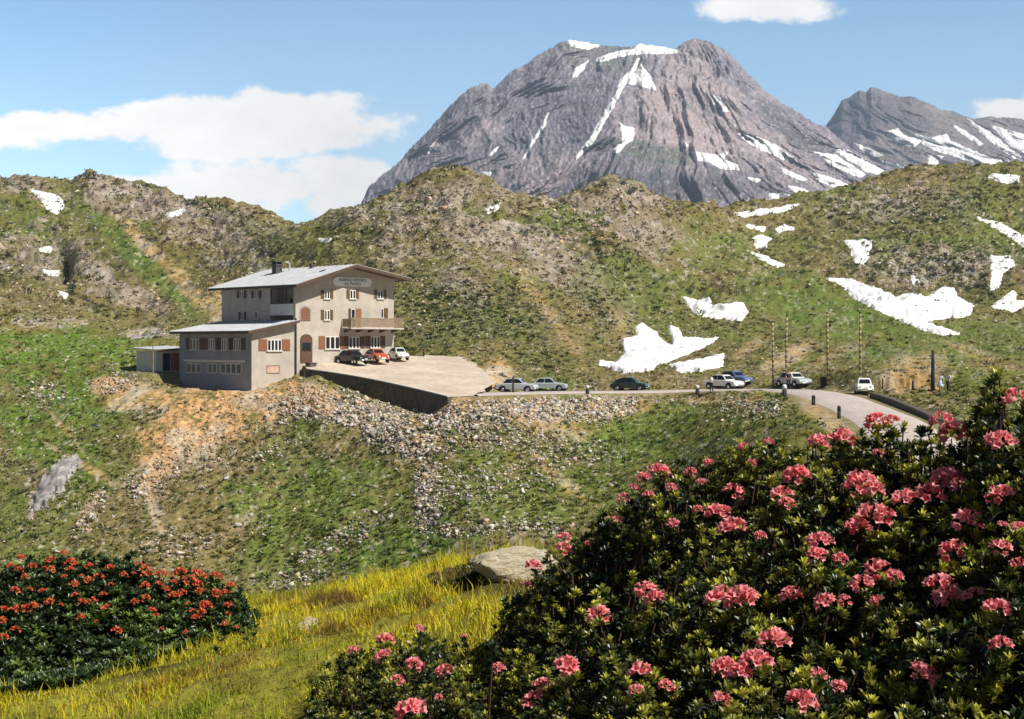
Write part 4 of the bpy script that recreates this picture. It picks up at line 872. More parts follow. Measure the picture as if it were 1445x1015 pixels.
# ---------------------------------------------------------------- scattered stones and tufts
def ico(sub):
    import bmesh
    bm = bmesh.new(); bmesh.ops.create_icosphere(bm, subdivisions=sub, radius=1)
    v = np.array([x.co[:] for x in bm.verts]); f = np.array([[q.index for q in p.verts] for p in bm.faces]); bm.free(); return v, f
ICO1, ICO2 = ico(1), ico(2)
def rock_shape(seed, base=None):
    """a block: convex hull of a few random points (angular), or a cut-down sphere"""
    import bmesh
    r = np.random.default_rng(seed)
    if base is None:
        p = r.normal(size=(9, 3)); p /= np.linalg.norm(p, axis=1)[:, None]; p *= r.uniform(.75, 1.15, (9, 1))
        bm = bmesh.new(); [bm.verts.new(q) for q in p]; bmesh.ops.convex_hull(bm, input=bm.verts[:])
        bm.verts.index_update(); bmesh.ops.triangulate(bm, faces=bm.faces[:]); bm.verts.index_update()
        v = np.array([x.co[:] for x in bm.verts]); f = np.array([[q.index for q in t.verts] for t in bm.faces]); bm.free(); return v, f
    v, f = base; v = v.copy()
    for k in range(9):                                   # cut facets
        n = r.normal(size=3); n /= np.linalg.norm(n); d = r.uniform(.35, .75); s = v @ n; v = v - np.maximum(s - d, 0)[:, None] * n
    return v * r.uniform(.9, 1.08, (len(v), 1)), f
PROT = [rock_shape(s) for s in range(10)]
def merged(name, prot, P, S, yaw, col, mat, tilt=.3, smooth=False, nrm=None):
    """many small pieces as ONE stuff mesh; P (n,3) places, S (n,3) sizes, col (n,3)"""
    Vs, Fs, Cs = [], [], []; b = 0; n = len(P); kind = RNG.integers(0, len(prot), n)
    for k, (v, f) in enumerate(prot):
        m = kind == k; q = m.sum()
        if not q: continue
        vv = v[None] * S[m][:, None, :]
        a = RNG.normal(0, tilt, q); c, s_ = np.cos(a)[:, None], np.sin(a)[:, None]
        vv = np.stack([vv[..., 0] * c - vv[..., 2] * s_, vv[..., 1], vv[..., 0] * s_ + vv[..., 2] * c], -1)
        c, s_ = np.cos(yaw[m])[:, None], np.sin(yaw[m])[:, None]
        vv = np.stack([vv[..., 0] * c - vv[..., 1] * s_, vv[..., 0] * s_ + vv[..., 1] * c, vv[..., 2]], -1) + P[m][:, None, :]
        Vs.append(vv.reshape(-1, 3)); Fs.append((f[None] + (np.arange(q) * len(v))[:, None, None] + b).reshape(-1, f.shape[1]))
        Cs.append(np.repeat(col[m], len(v), 0)); b += q * len(v)
    return link(name, mesh_np(name, np.concatenate(Vs), [np.concatenate(Fs)], np.concatenate(Cs), smooth), mat)
def pick(T_, dens, n):
    """random visible terrain cells, evenly over the picture times dens"""
    py = T_['py']; area = np.zeros(py.shape); area[:-1] = np.clip(py[:-1] - py[1:], 0, 4)
    w = (dens * area * T_['vis']).ravel(); w = w / w.sum()
    i = RNG.choice(w.size, n, p=w); r, c = np.unravel_index(i, py.shape)
    r2 = np.minimum(r + 1, T_['nr'] - 1); c2 = np.minimum(c + 1, py.shape[1] - 1); t, s = RNG.random(n), RNG.random(n)
    def bl(A): return (A[r, c] * (1 - t) + A[r2, c] * t) * (1 - s) + (A[r, c2] * (1 - t) + A[r2, c2] * t) * s
    return np.stack([bl(T_['X']), bl(T_['Y']), bl(T_['Z'])], -1), T_['u'][r, c], py[r, c], T_['c'][r, c]
STONE = mat_attr('field stone', scale=7, amt=.3, bump=.5, dist=.05)
def stone_cols(n, base=(.52, .47, .41)):
    c = np.array(base) * RNG.uniform(.6, 1.35, (n, 1)) * (1 + RNG.normal(0, .05, (n, 3)))
    d = RNG.random(n) < .33; c[d] *= .4
    p = RNG.random(n) < .3; c[p] *= np.array((1.05, .88, .72)); return np.clip(c, .03, .75)
def area_w(u, p, lst, seed): return strokes(u, p, fbm(u / 22, p / 16, 4, seed), lst)
keep = (T['hillside']['k'] < .35)
u_, p_ = HS['u'], HS['py']
RUB = [(500, 585, 120, 26, 16, 1), (430, 575, 50, 22, -10, 1), (560, 615, 70, 24, 25, .8), (640, 590, 60, 22, 0, .9), (760, 580, 140, 22, 0, .9), (860, 570, 60, 14, 0, .9), (690, 615, 90, 24, 0, .5), (600, 680, 18, 60, 0, .6), (160, 545, 30, 18, -20, 1), (285, 620, 110, 40, -30, .28), (225, 670, 60, 20, -40, .6), (600, 720, 20, 40, 0, .7),
       (380, 640, 70, 12, -20, .25), (480, 760, 80, 14, -30, .35), (240, 770, 60, 20, 0, .3), (700, 680, 120, 30, -10, .3), (820, 640, 80, 20, 0, .3), (420, 820, 60, 14, -10, .3), (60, 560, 40, 20, 0, .4), (700, 750, 120, 16, 0, .4), (75, 690, 40, 14, -48, .9), (125, 725, 40, 12, -55, .7), (1050, 580, 60, 16, 0, .4)]
d = (.015 + .9 * sstep(.2, .7, vn(u_ / 9, p_ / 6, 61)) * .13 + 1.5 * area_w(u_, p_, RUB, 62)) * keep * sstep(70, 90, HS['Y'])
n = 26000; P, uu, pp, cc = pick(HS, d, n)
big = area_w(uu, pp, RUB, 62); s = RNG.lognormal(-2.75, .55, n) * (1 + .6 * big); s = np.clip(s, .03, .36)
S = s[:, None] * np.stack([RNG.uniform(.8, 1.5, n), RNG.uniform(.7, 1.2, n), RNG.uniform(.5, .95, n)], -1); P[:, 2] += s * .15
dirt = strokes(uu, pp, np.zeros(n), DIRT); sc_ = stone_cols(n); sc_ = mixc(sc_, np.array((.52, .34, .18)), dirt * .7 * (uu < 470))
tag(merged('rubble', PROT, P, S, RNG.uniform(0, 6.3, n), sc_, STONE), kind='stuff')
# loose rock on the hills behind
u_, p_ = HL['u'], HL['py']
RH = ROCK + [(250, 300, 130, 40, 25, .5), (700, 320, 180, 60, 0, .45), (860, 300, 110, 50, 0, .5), (1300, 300, 120, 50, 0, .35), (1310, 390, 110, 30, 0, .7), (640, 420, 120, 60, 0, .4), (960, 470, 60, 40, 0, .3), (60, 390, 80, 60, 0, .4), (340, 400, 80, 40, 0, .4)]
d = (.05 + .35 * sstep(.0, .6, fbm(u_ / 14, p_ / 9, 3, 63)) + 1.1 * area_w(u_, p_, RH, 64)) * (HL['k'] < .35) * (1 - .75 * area_w(u_, p_, LUSH, 68))
n = 19000; P, uu, pp, cc = pick(HL, d, n); far = P[:, 1] / 300
s = np.clip(RNG.lognormal(-1.85, .5, n), .08, 1.2) * far
S = s[:, None] * np.stack([RNG.uniform(.8, 1.5, n), RNG.uniform(.7, 1.2, n), RNG.uniform(.5, 1.0, n)], -1); P[:, 2] += s * .1
tag(merged('scree', PROT, P, S, RNG.uniform(0, 6.3, n), stone_cols(n, (.52, .44, .36)), STONE), kind='stuff')
# grass tufts and dwarf shrubs: little fans of blades / leaf clumps
def tuft(seed, nb, spread):
    r = np.random.default_rng(seed); V, Fc = [], []
    for k in range(nb):
        a = r.uniform(0, 6.28); l = r.uniform(.6, 1.1); o = r.uniform(0, spread); t = r.uniform(.1, .8)
        c = np.array((math.cos(a) * o, math.sin(a) * o, -.1)); q = np.array((-math.sin(a), math.cos(a), 0)) * r.uniform(.10, .22)
        tip = c + np.array((math.cos(a) * t * l, math.sin(a) * t * l, l)); mid = (c + tip) / 2 + np.array((0, 0, .15 * l))
        b = len(V); V += [c - q, c + q, mid + q * .8, mid - q * .8, tip]; Fc += [(b, b + 1, b + 2), (b, b + 2, b + 3), (b + 3, b + 2, b + 4)]
    return np.array(V), np.array(Fc)
TUFTS = [tuft(s, 9, .5) for s in range(5)]
LEAFY = mat_attr('turf blades', scale=3, amt=.25, bump=0, trans=.25, rough=.8)
def tuft_cols(n, base):
    return np.clip(base * RNG.uniform(.65, 1.5, (n, 1)) * (1 + RNG.normal(0, .07, (n, 3))), .01, .5)
keep2 = (HS['k'] < .3) * sstep(70, 90, HS['Y'])
bare = strokes(HS['u'], HS['py'], fbm(HS['u'] / 26, HS['py'] / 20, 4, 5), DIRT)
d = keep2 * (1 - .85 * bare) * (.35 + .9 * sstep(-.2, .5, fbm(HS['u'] / 12, HS['py'] / 8, 3, 65)))
n = 24000; P, uu, pp, cc = pick(HS, d, n); s = np.clip(RNG.lognormal(-1.65, .35, n), .1, .5)
cc = mixc(np.clip(cc, 0, .22), np.array((.15, .18, .032)), np.full(n, .5)); dk = RNG.random(n) < .13; cc[dk] = np.array((.06, .085, .025))
tag(merged('grass', TUFTS, P, s[:, None] * np.array((1.1, 1.1, .8)), RNG.uniform(0, 6.3, n), tuft_cols(n, cc), LEAFY, .1), kind='stuff')
d = (1 - .75 * area_w(HL['u'], HL['py'], LUSH, 69)) * (HL['k'] < .3) * (.25 + .8 * sstep(-.1, .5, fbm(HL['u'] / 10, HL['py'] / 7, 3, 66)) + 1.2 * area_w(HL['u'], HL['py'], DARK, 67))
n = 22000; P, uu, pp, cc = pick(HL, d, n); s = np.clip(RNG.lognormal(-.95, .4, n), .2, 1.2) * P[:, 1] / 300
dkm = area_w(uu, pp, DARK, 67) + (RNG.random(n) < .13) * .7
cc = mixc(np.clip(cc, 0, .25), np.array((.055, .078, .025)), dkm * .9)
tag(merged('scrub', TUFTS, P, s[:, None] * np.array((1.25, 1.25, .75)), RNG.uniform(0, 6.3, n), tuft_cols(n, cc), LEAFY, .1), kind='stuff')
# ---- single boulders that stand out
STONE_BIG = mat_plain('lichened boulder', (.44, .41, .36), .92, .4, 2.2, spec=.1, bump=.8, dist=.12)
BPROT = []
for s_ in range(6):
    v, f = rock_shape(100 + s_, ICO2); v = v * (1 + .10 * fbm(v[:, 0] * 2, v[:, 1] * 2 + v[:, 2] * 3, 3, s_))[:, None]; BPROT.append(mesh_np('boulder', v, [f], None, False)); BPROT[-1].materials.append(STONE_BIG)
BL = 'weathered pale boulder lying in the rubble and grass of the slope below the hotel'
for i, (u, p, w_) in enumerate([(388, 560, 13), (402, 572, 15), (418, 566, 13), (376, 590, 16), (395, 598, 12), (430, 580, 15), (447, 590, 12), (462, 572, 13), (478, 596, 13), (500, 590, 14), (520, 605, 12), (545, 600, 12), (565, 618, 14), (540, 640, 11), (590, 640, 13), (615, 600, 12), (640, 625, 13), (560, 664, 10), (600, 690, 12), (610, 720, 12),
        (670, 605, 13), (700, 590, 12), (740, 575, 12), (770, 590, 13), (800, 572, 13), (838, 565, 13), (880, 578, 11), (320, 676, 12), (338, 742, 14), (355, 728, 11), (160, 552, 13), (148, 548, 11), (172, 540, 12), (225, 690, 10), (205, 668, 11), (480, 755, 11), (430, 768, 10), (250, 772, 10), (690, 655, 10), (760, 650, 11), (822, 612, 11), (500, 700, 9), (640, 740, 10), (660, 690, 10), (560, 700, 9)]):
    q = ground_at(u, p); s = w_ / F * q[1] / 2; o = bpy.data.objects.new('boulder', BPROT[i % 6]); COL.objects.link(o)
    o.location = (q[0], q[1], q[2] + s * .2); o.scale = (s * 1.15, s * .9, s * random.uniform(.6, .9)); o.rotation_euler = (random.uniform(-.3, .3), random.uniform(-.3, .3), random.uniform(0, 6))
    tag(o, BL, 'boulder', 'pale boulders on the slope')
# grey slab outcrop on the left slope
M_SLAB = mat_plain('grey gneiss', (.30, .275, .26), .9, .55, .9, spec=.1, bump=.9, dist=.2)
snow_patch(HS, 0, [(104, 643), (112, 652), (100, 668), (90, 690), (74, 706), (52, 722), (44, 718), (50, 696), (64, 670), (84, 652)], 'smooth grey rock slab sticking out of the green slope left of the scree', .4, 4.0, None, 7, 9.0, 'rock_outcrop', M_SLAB, 'rock')
# ---------------------------------------------------------------- cars
def paint(name, c, rough=.25):
    m, nt, b, _ = nt_new(name); b.inputs['Base Color'].default_value = (*c, 1); b.inputs['Roughness'].default_value = rough; b.inputs['Coat Weight'].default_value = .4; b.inputs['Coat Roughness'].default_value = .1
    f = _noise(nt, 3, 4); nt.links.new(_ramp(nt, f, [(.3, tuple(x * .9 for x in c)), (.7, tuple(min(1, x * 1.08) for x in c))]), b.inputs['Base Color']); return m
M_TYRE = mat_plain('tyre rubber', (.02, .02, .02), .85, .2, 8); M_CHROME = mat_plain('chrome', (.6, .6, .6), .25, .05, 4, metal=.9); M_LAMP = mat_plain('lamp glass', (.75, .75, .68), .15, .05, 4); M_RED = mat_plain('red lamp glass', (.4, .02, .02), .2, .05, 4)
SHAPES = {
 'saloon': dict(L=4.2, W=1.62, low=[(-2.1, .34), (-2.12, .62), (-2.02, .84), (-1.5, .92), (-.9, .95), (.8, .95), (1.5, .90), (1.98, .80), (2.1, .62), (2.1, .34)], cab=[(-1.42, .93), (-1.02, 1.38), (-.75, 1.46), (.2, 1.47), (.42, 1.40), (.92, .94)], post=-.28, r=.31, ax=(-1.28, 1.28)),
 'fast': dict(L=4.2, W=1.6, low=[(-2.05, .34), (-2.1, .55), (-1.98, .78), (-1.5, .92), (-.9, .98), (.8, .98), (1.5, .92), (1.95, .80), (2.08, .6), (2.08, .34)], cab=[(-1.85, .84), (-1.45, 1.15), (-1.0, 1.38), (-.5, 1.50), (.2, 1.51), (.42, 1.44), (.88, .97)], post=-.25, r=.32, ax=(-1.25, 1.25)),
 'beetle': dict(L=4.0, W=1.54, low=[(-1.95, .36), (-1.95, .52), (-1.75, .78), (-1.35, .95), (-.8, 1.0), (.7, .98), (1.2, .92), (1.6, .76), (1.88, .52), (1.92, .36)], cab=[(-1.72, .80), (-1.35, 1.12), (-.95, 1.34), (-.5, 1.46), (0, 1.5), (.3, 1.44), (.72, .97)], post=-.2, r=.33, ax=(-1.2, 1.2)),
 'mini': dict(L=3.2, W=1.38, low=[(-1.58, .30), (-1.6, .55), (-1.48, .76), (-1.1, .86), (.7, .86), (1.2, .80), (1.48, .66), (1.6, .46), (1.6, .30)], cab=[(-1.36, .80), (-1.1, 1.12), (-.75, 1.33), (-.4, 1.39), (.2, 1.40), (.38, 1.34), (.78, .85)], post=-.15, r=.27, ax=(-.98, 1.0))}
def car(label, kind, u, py, head, mat, roofmat=None, group='cars parked by the road'):
    q = ground_at(u, py) if group == 'cars parked by the road' else on_plane(u, py)
    zf = max(q[2], road_z(q[0], q[1])) if group == 'cars parked by the road' else q[2] + .05
    D = SHAPES[kind]; W2 = D['W'] / 2
    root = tag(empty('car', (q[0], q[1], zf), head), label, 'car', group)
    mb = MB(); low = D['low']; cx, cz = 0, .62
    secs = [(-W2, .90), (-W2 + .05, .97), (-W2 + .16, 1.0), (W2 - .16, 1.0), (W2 - .05, .97), (W2, .90)]; n = len(low)
    vs = [(cx + (x - cx) * (s * .5 + .5 if abs(x) > 1.2 else 1), y, .34 + (z - .34) * s) for y, s in secs for x, z in low]
    fc = [(i * n + k, i * n + (k + 1) % n, (i + 1) * n + (k + 1) % n, (i + 1) * n + k) for i in range(len(secs) - 1) for k in range(n)] + [tuple(range(n)), tuple(range(5 * n + n - 1, 5 * n - 1, -1))]
    mb.add(vs, fc); body = mb.build('body', mat, root, smooth=False, bevel=.03)
    # wheel arches
    for ax in D['ax']:
        for s in (-1, 1): MB().lathe([(D['r'] + .07, 0), (D['r'] + .07, .015)], (ax, s * W2 - (.015 if s > 0 else 0) + s * .004, D['r'] + .03), 18, 'y').build('wheel_arch', M_BLACK, root)
    cab = D['cab']; zb = min(c[1] for c in cab); zt = max(c[1] for c in cab)
    def hw(z): return (W2 - .09) - (z - .9) * .24
    m_ = len(cab); cb_ = MB(); cb_.add([(x, -hw(z), z) for x, z in cab] + [(x, hw(z), z) for x, z in cab], [tuple(range(m_)), tuple(range(2 * m_ - 1, m_ - 1, -1))] + [(k, k + 1, m_ + k + 1, m_ + k) for k in range(m_ - 1)])
    cb_.build('cabin', roofmat or mat, root, bevel=.035)
    # side windows: the cabin outline drawn in, cut at the door post
    cxm = sum(c[0] for c in cab) / m_; zlo, zhi = .97, zt - .10
    def xin(z, front):
        seg = cab[::-1] if front else cab
        for (xa, za), (xb, zb_) in zip(seg[:-1], seg[1:]):
            if za <= z <= zb_: return xa + (xb - xa) * (z - za) / (zb_ - za + 1e-9) + (-.13 if front else .16)
        return seg[0][0]
    for s in (-1, 1):
        for rear in (True, False):
            zs = np.linspace(zlo, zhi, 5)
            a = [(xin(z, False) if rear else D['post'] + .04, s * (hw(z) + .012), z) for z in zs]; b = [(D['post'] - .04 if rear else xin(z, True), s * (hw(z) + .012), z) for z in zs]
            MB().add(a + b, [(k, k + 1, 5 + k + 1, 5 + k) for k in range(4)]).build('side_window', GLASS, root)
    def screen(p, q_, name, inset=.10):
        (xa, za), (xb, zb_) = p, q_; za2, zb2 = za + (zb_ - za) * .16, za + (zb_ - za) * .86; xa2, xb2 = xa + (xb - xa) * .16, xa + (xb - xa) * .86
        d = Vector((zb_ - za, 0, -(xb - xa))).normalized() * .014
        if d.x * (1 if xa > 0 else -1) < 0: d = -d
        MB().add([(xa2 + d.x, -hw(za2) + inset, za2 + d.z), (xa2 + d.x, hw(za2) - inset, za2 + d.z), (xb2 + d.x, hw(zb2) - inset, zb2 + d.z), (xb2 + d.x, -hw(zb2) + inset, zb2 + d.z)], [(0, 1, 2, 3)]).build(name, GLASS, root)
    screen(cab[-1], cab[-2], 'windscreen'); screen(cab[0], cab[1] if kind in ('saloon',) else cab[1], 'rear_window', .2)
    for ax in D['ax']:
        for s in (-1, 1):
            y0 = s * (W2 - .13); r = D['r']
            wv = MB().lathe([(r - .07, -.085), (r - .015, -.08), (r, -.04), (r, .04), (r - .015, .08), (r - .07, .085)], (ax, y0 + s * .06, r), 18, 'y').build('wheel', M_TYRE, root, True)
            MB().lathe([(r * .62, 0), (r * .5, s * .02), (.04, s * .035)], (ax, y0 + s * .147, r), 14, 'y').build('hubcap', M_CHROME, wv, True)
    x0, x1 = min(c[0] for c in low), max(c[0] for c in low)
    for xx, nm in ((x1, 1), (x0, -1)):
        MB().tube([(xx - nm * .16, -W2 + .02, .44), (xx + nm * .05, -W2 + .12, .44), (xx + nm * .09, 0, .44), (xx + nm * .05, W2 - .12, .44), (xx - nm * .16, W2 - .02, .44)], .05, 6).build('bumper', M_CHROME, root, True)
    for s in (-1, 1):
        MB().lathe([(.10, -.06), (.10, .02), (.06, .04)], (0, 0, 0), 12, 'y').build('headlight', M_LAMP, root, True).matrix_local = Matrix.Translation((x1 - .10, s * (W2 - .26), .66)) @ Matrix.Rotation(R(-90), 4, 'Z')
        MB().box(x0 - .01, x0 + .06, s * (W2 - .24) - .06, s * (W2 - .24) + .06, .6, .74).build('tail_light', M_RED, root)
    MB().box(x1 + .02, x1 + .035, -.2, .2, .5, .6).build('number_plate', M_FRAME, root)
    return root
def road_z(x, y):
    d, z = line_dist(np.array([x]), np.array([y]), ROAD); return float(z[0]) + .06 if d[0] < ROAD_HW + .3 else -99
P_BLK = paint('black car paint', (.018, .02, .018)); P_RED = paint('orange red car paint', (.48, .085, .03)); P_WHT = paint('white car paint', (.78, .77, .72)); P_SIL = paint('silver car paint', (.52, .54, .56)); P_GRN = paint('dark green car paint', (.012, .035, .032))
P_BLU = paint('blue grey car paint', (.10, .15, .28)); P_LBL = paint('pale blue car paint', (.42, .47, .52)); P_CRM = paint('cream car paint', (.72, .70, .62)); P_PGR = paint('pale green white paint', (.62, .68, .60))
GF = 'cars parked in front of the hotel'
car('black saloon car, leftmost of the three on the forecourt', 'saloon', 497, 514.5, R(-40), P_BLK, None, GF)
car('orange red rounded car between the black and the white one on the forecourt', 'beetle', 531, 512.5, R(-58), P_RED, None, GF)
car('small white car at the right end of the forecourt row', 'mini', 562, 509, R(-62), P_PGR, None, GF)
car('silver saloon with its tail to the stony edge, behind it a second silver one', 'saloon', 729, 554, R(-14), P_SIL)
car('paler grey saloon standing just ahead of the silver one', 'saloon', 773, 552.5, R(-8), P_LBL)
car('dark green fastback car alone in the middle of the road', 'fast', 889, 552, R(-20), P_GRN)
car('white saloon on the road beside the man in the white shirt', 'saloon', 1021, 551, R(-48), P_WHT)
car('blue grey saloon half hidden behind the white saloon', 'saloon', 1036, 543.5, R(-56), P_BLU)
car('pale silver blue saloon beside the second tall pole', 'saloon', 1119, 546, R(-64), P_LBL, P_CRM)
car('tiny white rounded car by the kerb wall, facing the viewer', 'mini', 1219, 556, R(-98), P_WHT)
# ---------------------------------------------------------------- poles, posts, bin
M_POLE = mat_plain('weathered pole', (.30, .24, .13), .8, .5, 5); M_POLED = mat_plain('tarred pole', (.035, .032, .03), .85, .3, 4); M_POST = mat_plain('black painted stone', (.03, .03, .03), .8, .3, 6); M_WHITE = mat_plain('white paint', (.8, .8, .78), .6, .06, 6)
m, nt_, b_, _o = nt_new('banded pole'); M_BAND = m
t_ = nt_.nodes.new('ShaderNodeTexCoord'); w_ = nt_.nodes.new('ShaderNodeTexWave'); w_.bands_direction = 'Z'; w_.inputs['Scale'].default_value = .62; w_.inputs['Distortion'].default_value = .6; nt_.links.new(t_.outputs['Object'], w_.inputs[0])
nt_.links.new(_ramp(nt_, w_.outputs[1], [(.35, (.12, .10, .06)), (.65, (.46, .37, .16))]), b_.inputs['Base Color']); b_.inputs['Roughness'].default_value = .8
GP = 'tall thin poles along the road'
for u, p0, p1, lean, lb in ((1091, 458, 548, 2, 'tall thin banded pole standing left of the pale blue saloon'), (1109, 449, 549, -4, 'tall thin banded pole rising right in front of the pale blue saloon'), (1168, 446, 547, 1, 'tall thin banded pole beside the dark bin'), (1214, 446, 556, 0, 'tall thin banded pole rising behind the tiny white car')):
    q = ground_at(u, p1 - 3); h = (p1 - p0) / F * q[1]
    r_ = tag(empty('tall_pole', q), lb, 'pole', GP)
    MB().tube([(0, 0, -.5), (lean * -.01 * h / 6, 0, h * .5), (lean * -.02 * h / 6, 0, h)], [.12, .11, .09], 8).build('shaft', M_BAND, r_, True)
    MB().lathe([(.02, 0), (.12, .03), (.12, .10), (.03, .16)], (lean * -.02 * h / 6, 0, h), 8).build('cap', M_POLED, r_, True)
q = ground_at(1316, 552); h = 58 / F * q[1]
r_ = tag(empty('thick_pole', q), 'thick dark wooden pole beside the couple', 'pole'); MB().tube([(0, 0, -.5), (.03, 0, h * .6), (.02, 0, h)], [.18, .16, .11], 10).build('shaft', M_POLED, r_, True)
MB().tube([(0, -.25, .0), (.02, -.2, h * .55)], [.14, .1], 8).build('stay', M_POLED, r_, True)
GB = 'marker stones along the road edge'
def stone_post(u, p, hpx, lb, cap=True, w_=.19):
    q = ground_at(u, p); h = hpx / F * q[1]; r_ = tag(empty('marker_stone', (q[0], q[1], q[2])), lb, 'marker stone', GB)
    MB().lathe([(w_, -.4), (w_, 0), (w_ * .95, h * .62)], (0, 0, 0), 10).build('shaft', M_POST, r_, True)
    MB().lathe([(w_ * .96, h * .62), (w_ * .95, h * .9), (w_ * .6, h), (w_ * .1, h * 1.02)], (0, 0, .002), 10).build('top', M_WHITE if cap else M_POST, r_, True)
stone_post(829, 556, 12, 'white-topped marker stone left of the dark green fastback'); stone_post(984, 556, 12, 'white-topped marker stone left of the white saloon'); stone_post(1107, 560, 17, 'white-topped marker stone below the pale blue saloon', True, .2)
stone_post(1148, 572, 14, 'plain dark marker stone on the grassy road edge', False, .15); stone_post(1184, 591, 18, 'plain dark marker stone sticking up just above the pink flowers', False, .13)
stone_post(724, 556, 24, 'dark post standing behind the silver saloon', False, .1)
for u, p, lb in ((955, 549, 'left of two thin short stakes behind the road'), (971, 549, 'right of two thin short stakes behind the road')):
    q = ground_at(u, p - 4); tag(MB().tube([(0, 0, -.3), (0, 0, 1.45)], [.06, .05], 7).build('stake', M_POLE, None, True, q), lb, 'stake', 'thin stakes behind the road')
q = ground_at(1163, 547); r_ = tag(empty('litter_bin', q), 'dark round bin at the far edge of the road', 'bin')
MB().lathe([(.34, -.1), (.36, .1), (.36, .85), (.33, .9)], (0, 0, 0), 14).build('drum', M_POLED, r_, True); MB().lathe([(.39, .9), (.39, .95), (.15, 1.05), (.05, 1.07)], (0, 0, .002), 14).build('lid', M_POST, r_, True)
q = ground_at(1288, 551); tag(MB().tube([(0, 0, -.3), (.02, 0, .8)], [.12, .10], 8).build('stump', M_POLED, None, True, q), 'short dark stump left of the thick pole', 'post')
# ---------------------------------------------------------------- people
SKIN = mat_plain('skin', (.50, .28, .19), .55, .08, 8)
def skin_obj(name, nodes, edges, mat, parent, sub=2, root=0):
    """nodes: list of (x, y, z, rx, ry)"""
    me = bpy.data.meshes.new(name); me.from_pydata([n[:3] for n in nodes], edges, []); o = link(name, me, mat, parent)
    sk = o.modifiers.new('skin', 'SKIN'); sk.use_smooth_shade = True
    if not me.skin_vertices: me.attributes  # layer comes with the modifier
    sv = me.skin_vertices[0].data if me.skin_vertices else None
    if sv is None: return o
    for v, n in zip(sv, nodes): v.radius = (n[3], n[4] if len(n) > 4 else n[3]); v.use_root = False
    sv[root].use_root = True
    s = o.modifiers.new('sub', 'SUBSURF'); s.levels = sub; s.render_levels = sub; return o
def person(label, q, rz, shirt, legs, hair, skirt=None, h=1.75, arms=((.10, 0), (.10, 0)), step=.10, group=None):
    """arms: for each side (swing forward, bend)"""
    r = tag(empty('person', q, rz), label, 'person', group); k = h / 1.75
    N = [(0, 0, .93, .115, .09)]; E = []
    def add(p, rad, par, ry=None): N.append((p[0], p[1], p[2], rad, ry or rad)); E.append((par, len(N) - 1)); return len(N) - 1
    a = add((0, 0, 1.10), .105, 0, .08); b = add((0, 0, 1.28), .125, a, .09); c = add((0, 0, 1.42), .10, b, .07); ne = add((0, .0, 1.50), .05, c); hd = add((0, -.02, 1.60), .07, ne, .085); tp = add((0, -.01, 1.70), .062, hd, .075)
    add((0, -.105, 1.605), .016, hd); add((.082, 0, 1.61), .014, hd); add((-.082, 0, 1.61), .014, hd)        # nose and ears
    LEG, ARM = [], []
    for s in (-1, 1):
        fy = -step * s
        hp = add((s * .09, 0, .88), .085, 0); kn = add((s * .10, fy * .6 - .02, .48), .058, hp); an_ = add((s * .105, fy, .09), .036, kn); ft = add((s * .12, fy - .14, .035), .035, an_)
        LEG.append((hp, kn, an_, ft))
        sw, bd = arms[0 if s < 0 else 1]
        sh = add((s * .17, 0, 1.40), .055, c); el = add((s * .25, -.28 * math.sin(sw) + .02, 1.40 - .28 * math.cos(sw)), .042, sh)
        wx, wy, wz = N[el][0] - s * .10 * bd, N[el][1] - .25 * math.sin(sw + bd), N[el][2] - .25 * math.cos(sw + bd)
        wr = add((wx, wy, wz), .028, el); d = Vector((wx - N[el][0], wy - N[el][1], wz - N[el][2])).normalized()
        pm = add(tuple(Vector((wx, wy, wz)) + d * .07), .030, wr, .018)
        pv = Vector(N[pm][:3])
        for f, ln in ((-.024, .066), (-.008, .078), (.008, .074), (.024, .058)): 
            k1 = add(tuple(pv + d * (ln * .5) + Vector((0, f, 0))), .0095, pm); add(tuple(pv + d * ln + Vector((-s * .018, f, 0))), .008, k1)
        add(tuple(pv - d * .01 + Vector((-s * .02, -.045, -.02))), .010, wr)                          # thumb
        ARM.append((sh, el, wr))
    body = skin_obj('body', N, E, SKIN, r)
    g = 1.16
    T_N = [tuple(N[i][:3]) + (N[i][3] * g + .012, N[i][4] * g + .012) for i in (0, a, b, c)]; T_E = [(0, 1), (1, 2), (2, 3)]
    for sh, el, wr in ARM:
        T_N.append(tuple(N[sh][:3]) + (.07, .07)); T_E.append((3, len(T_N) - 1)); mid = [N[sh][i] * .25 + N[el][i] * .75 for i in range(3)]; T_N.append(tuple(mid) + (.058, .058)); T_E.append((len(T_N) - 2, len(T_N) - 1))
    skin_obj('shirt', T_N, T_E, shirt, r)
    if skirt is None:
        L_N = [(0, 0, .95, .135, .115)]; L_E = []
        for hp, kn, an_, ft in LEG:
            i0 = len(L_N); L_N += [tuple(N[hp][:3]) + (.105, .105), tuple(N[kn][:3]) + (.076, .076), tuple(N[an_][:2]) + (N[an_][2] + .02, .062, .062)]; L_E += [(0, i0), (i0, i0 + 1), (i0 + 1, i0 + 2)]
        skin_obj('trousers', L_N, L_E, legs, r)
    else:
        MB().lathe([(.13, 1.02), (.17, .9), (.24, .7), (.31, .48), (.30, .475), (.16, .88)], (0, 0, 0), 18).build('skirt', skirt, r, True)
    for hp, kn, an_, ft in LEG: 
        x, y = N[an_][:2]; MB().lathe([(.05, 0), (.058, .03), (.05, .075), (.02, .09)], (0, 0, 0), 10).build('shoe', M_POST, r, True).matrix_local = Matrix.Translation((x + .005, y - .06, .005)) @ Matrix.Diagonal((.9, 2.3, 1, 1))
    v, f = ICO2; hv = v.copy(); hv = hv[:, :] * np.array((.088, .105, .10)); m_ = (v[:, 2] > -.15) | (v[:, 1] > .35)
    fk = f[m_[f].all(1)]; link('hair', mesh_np('hair', hv + np.array((0, .012, 1.645)), [fk]), hair, r)
    r.scale = (k, k, k); return r
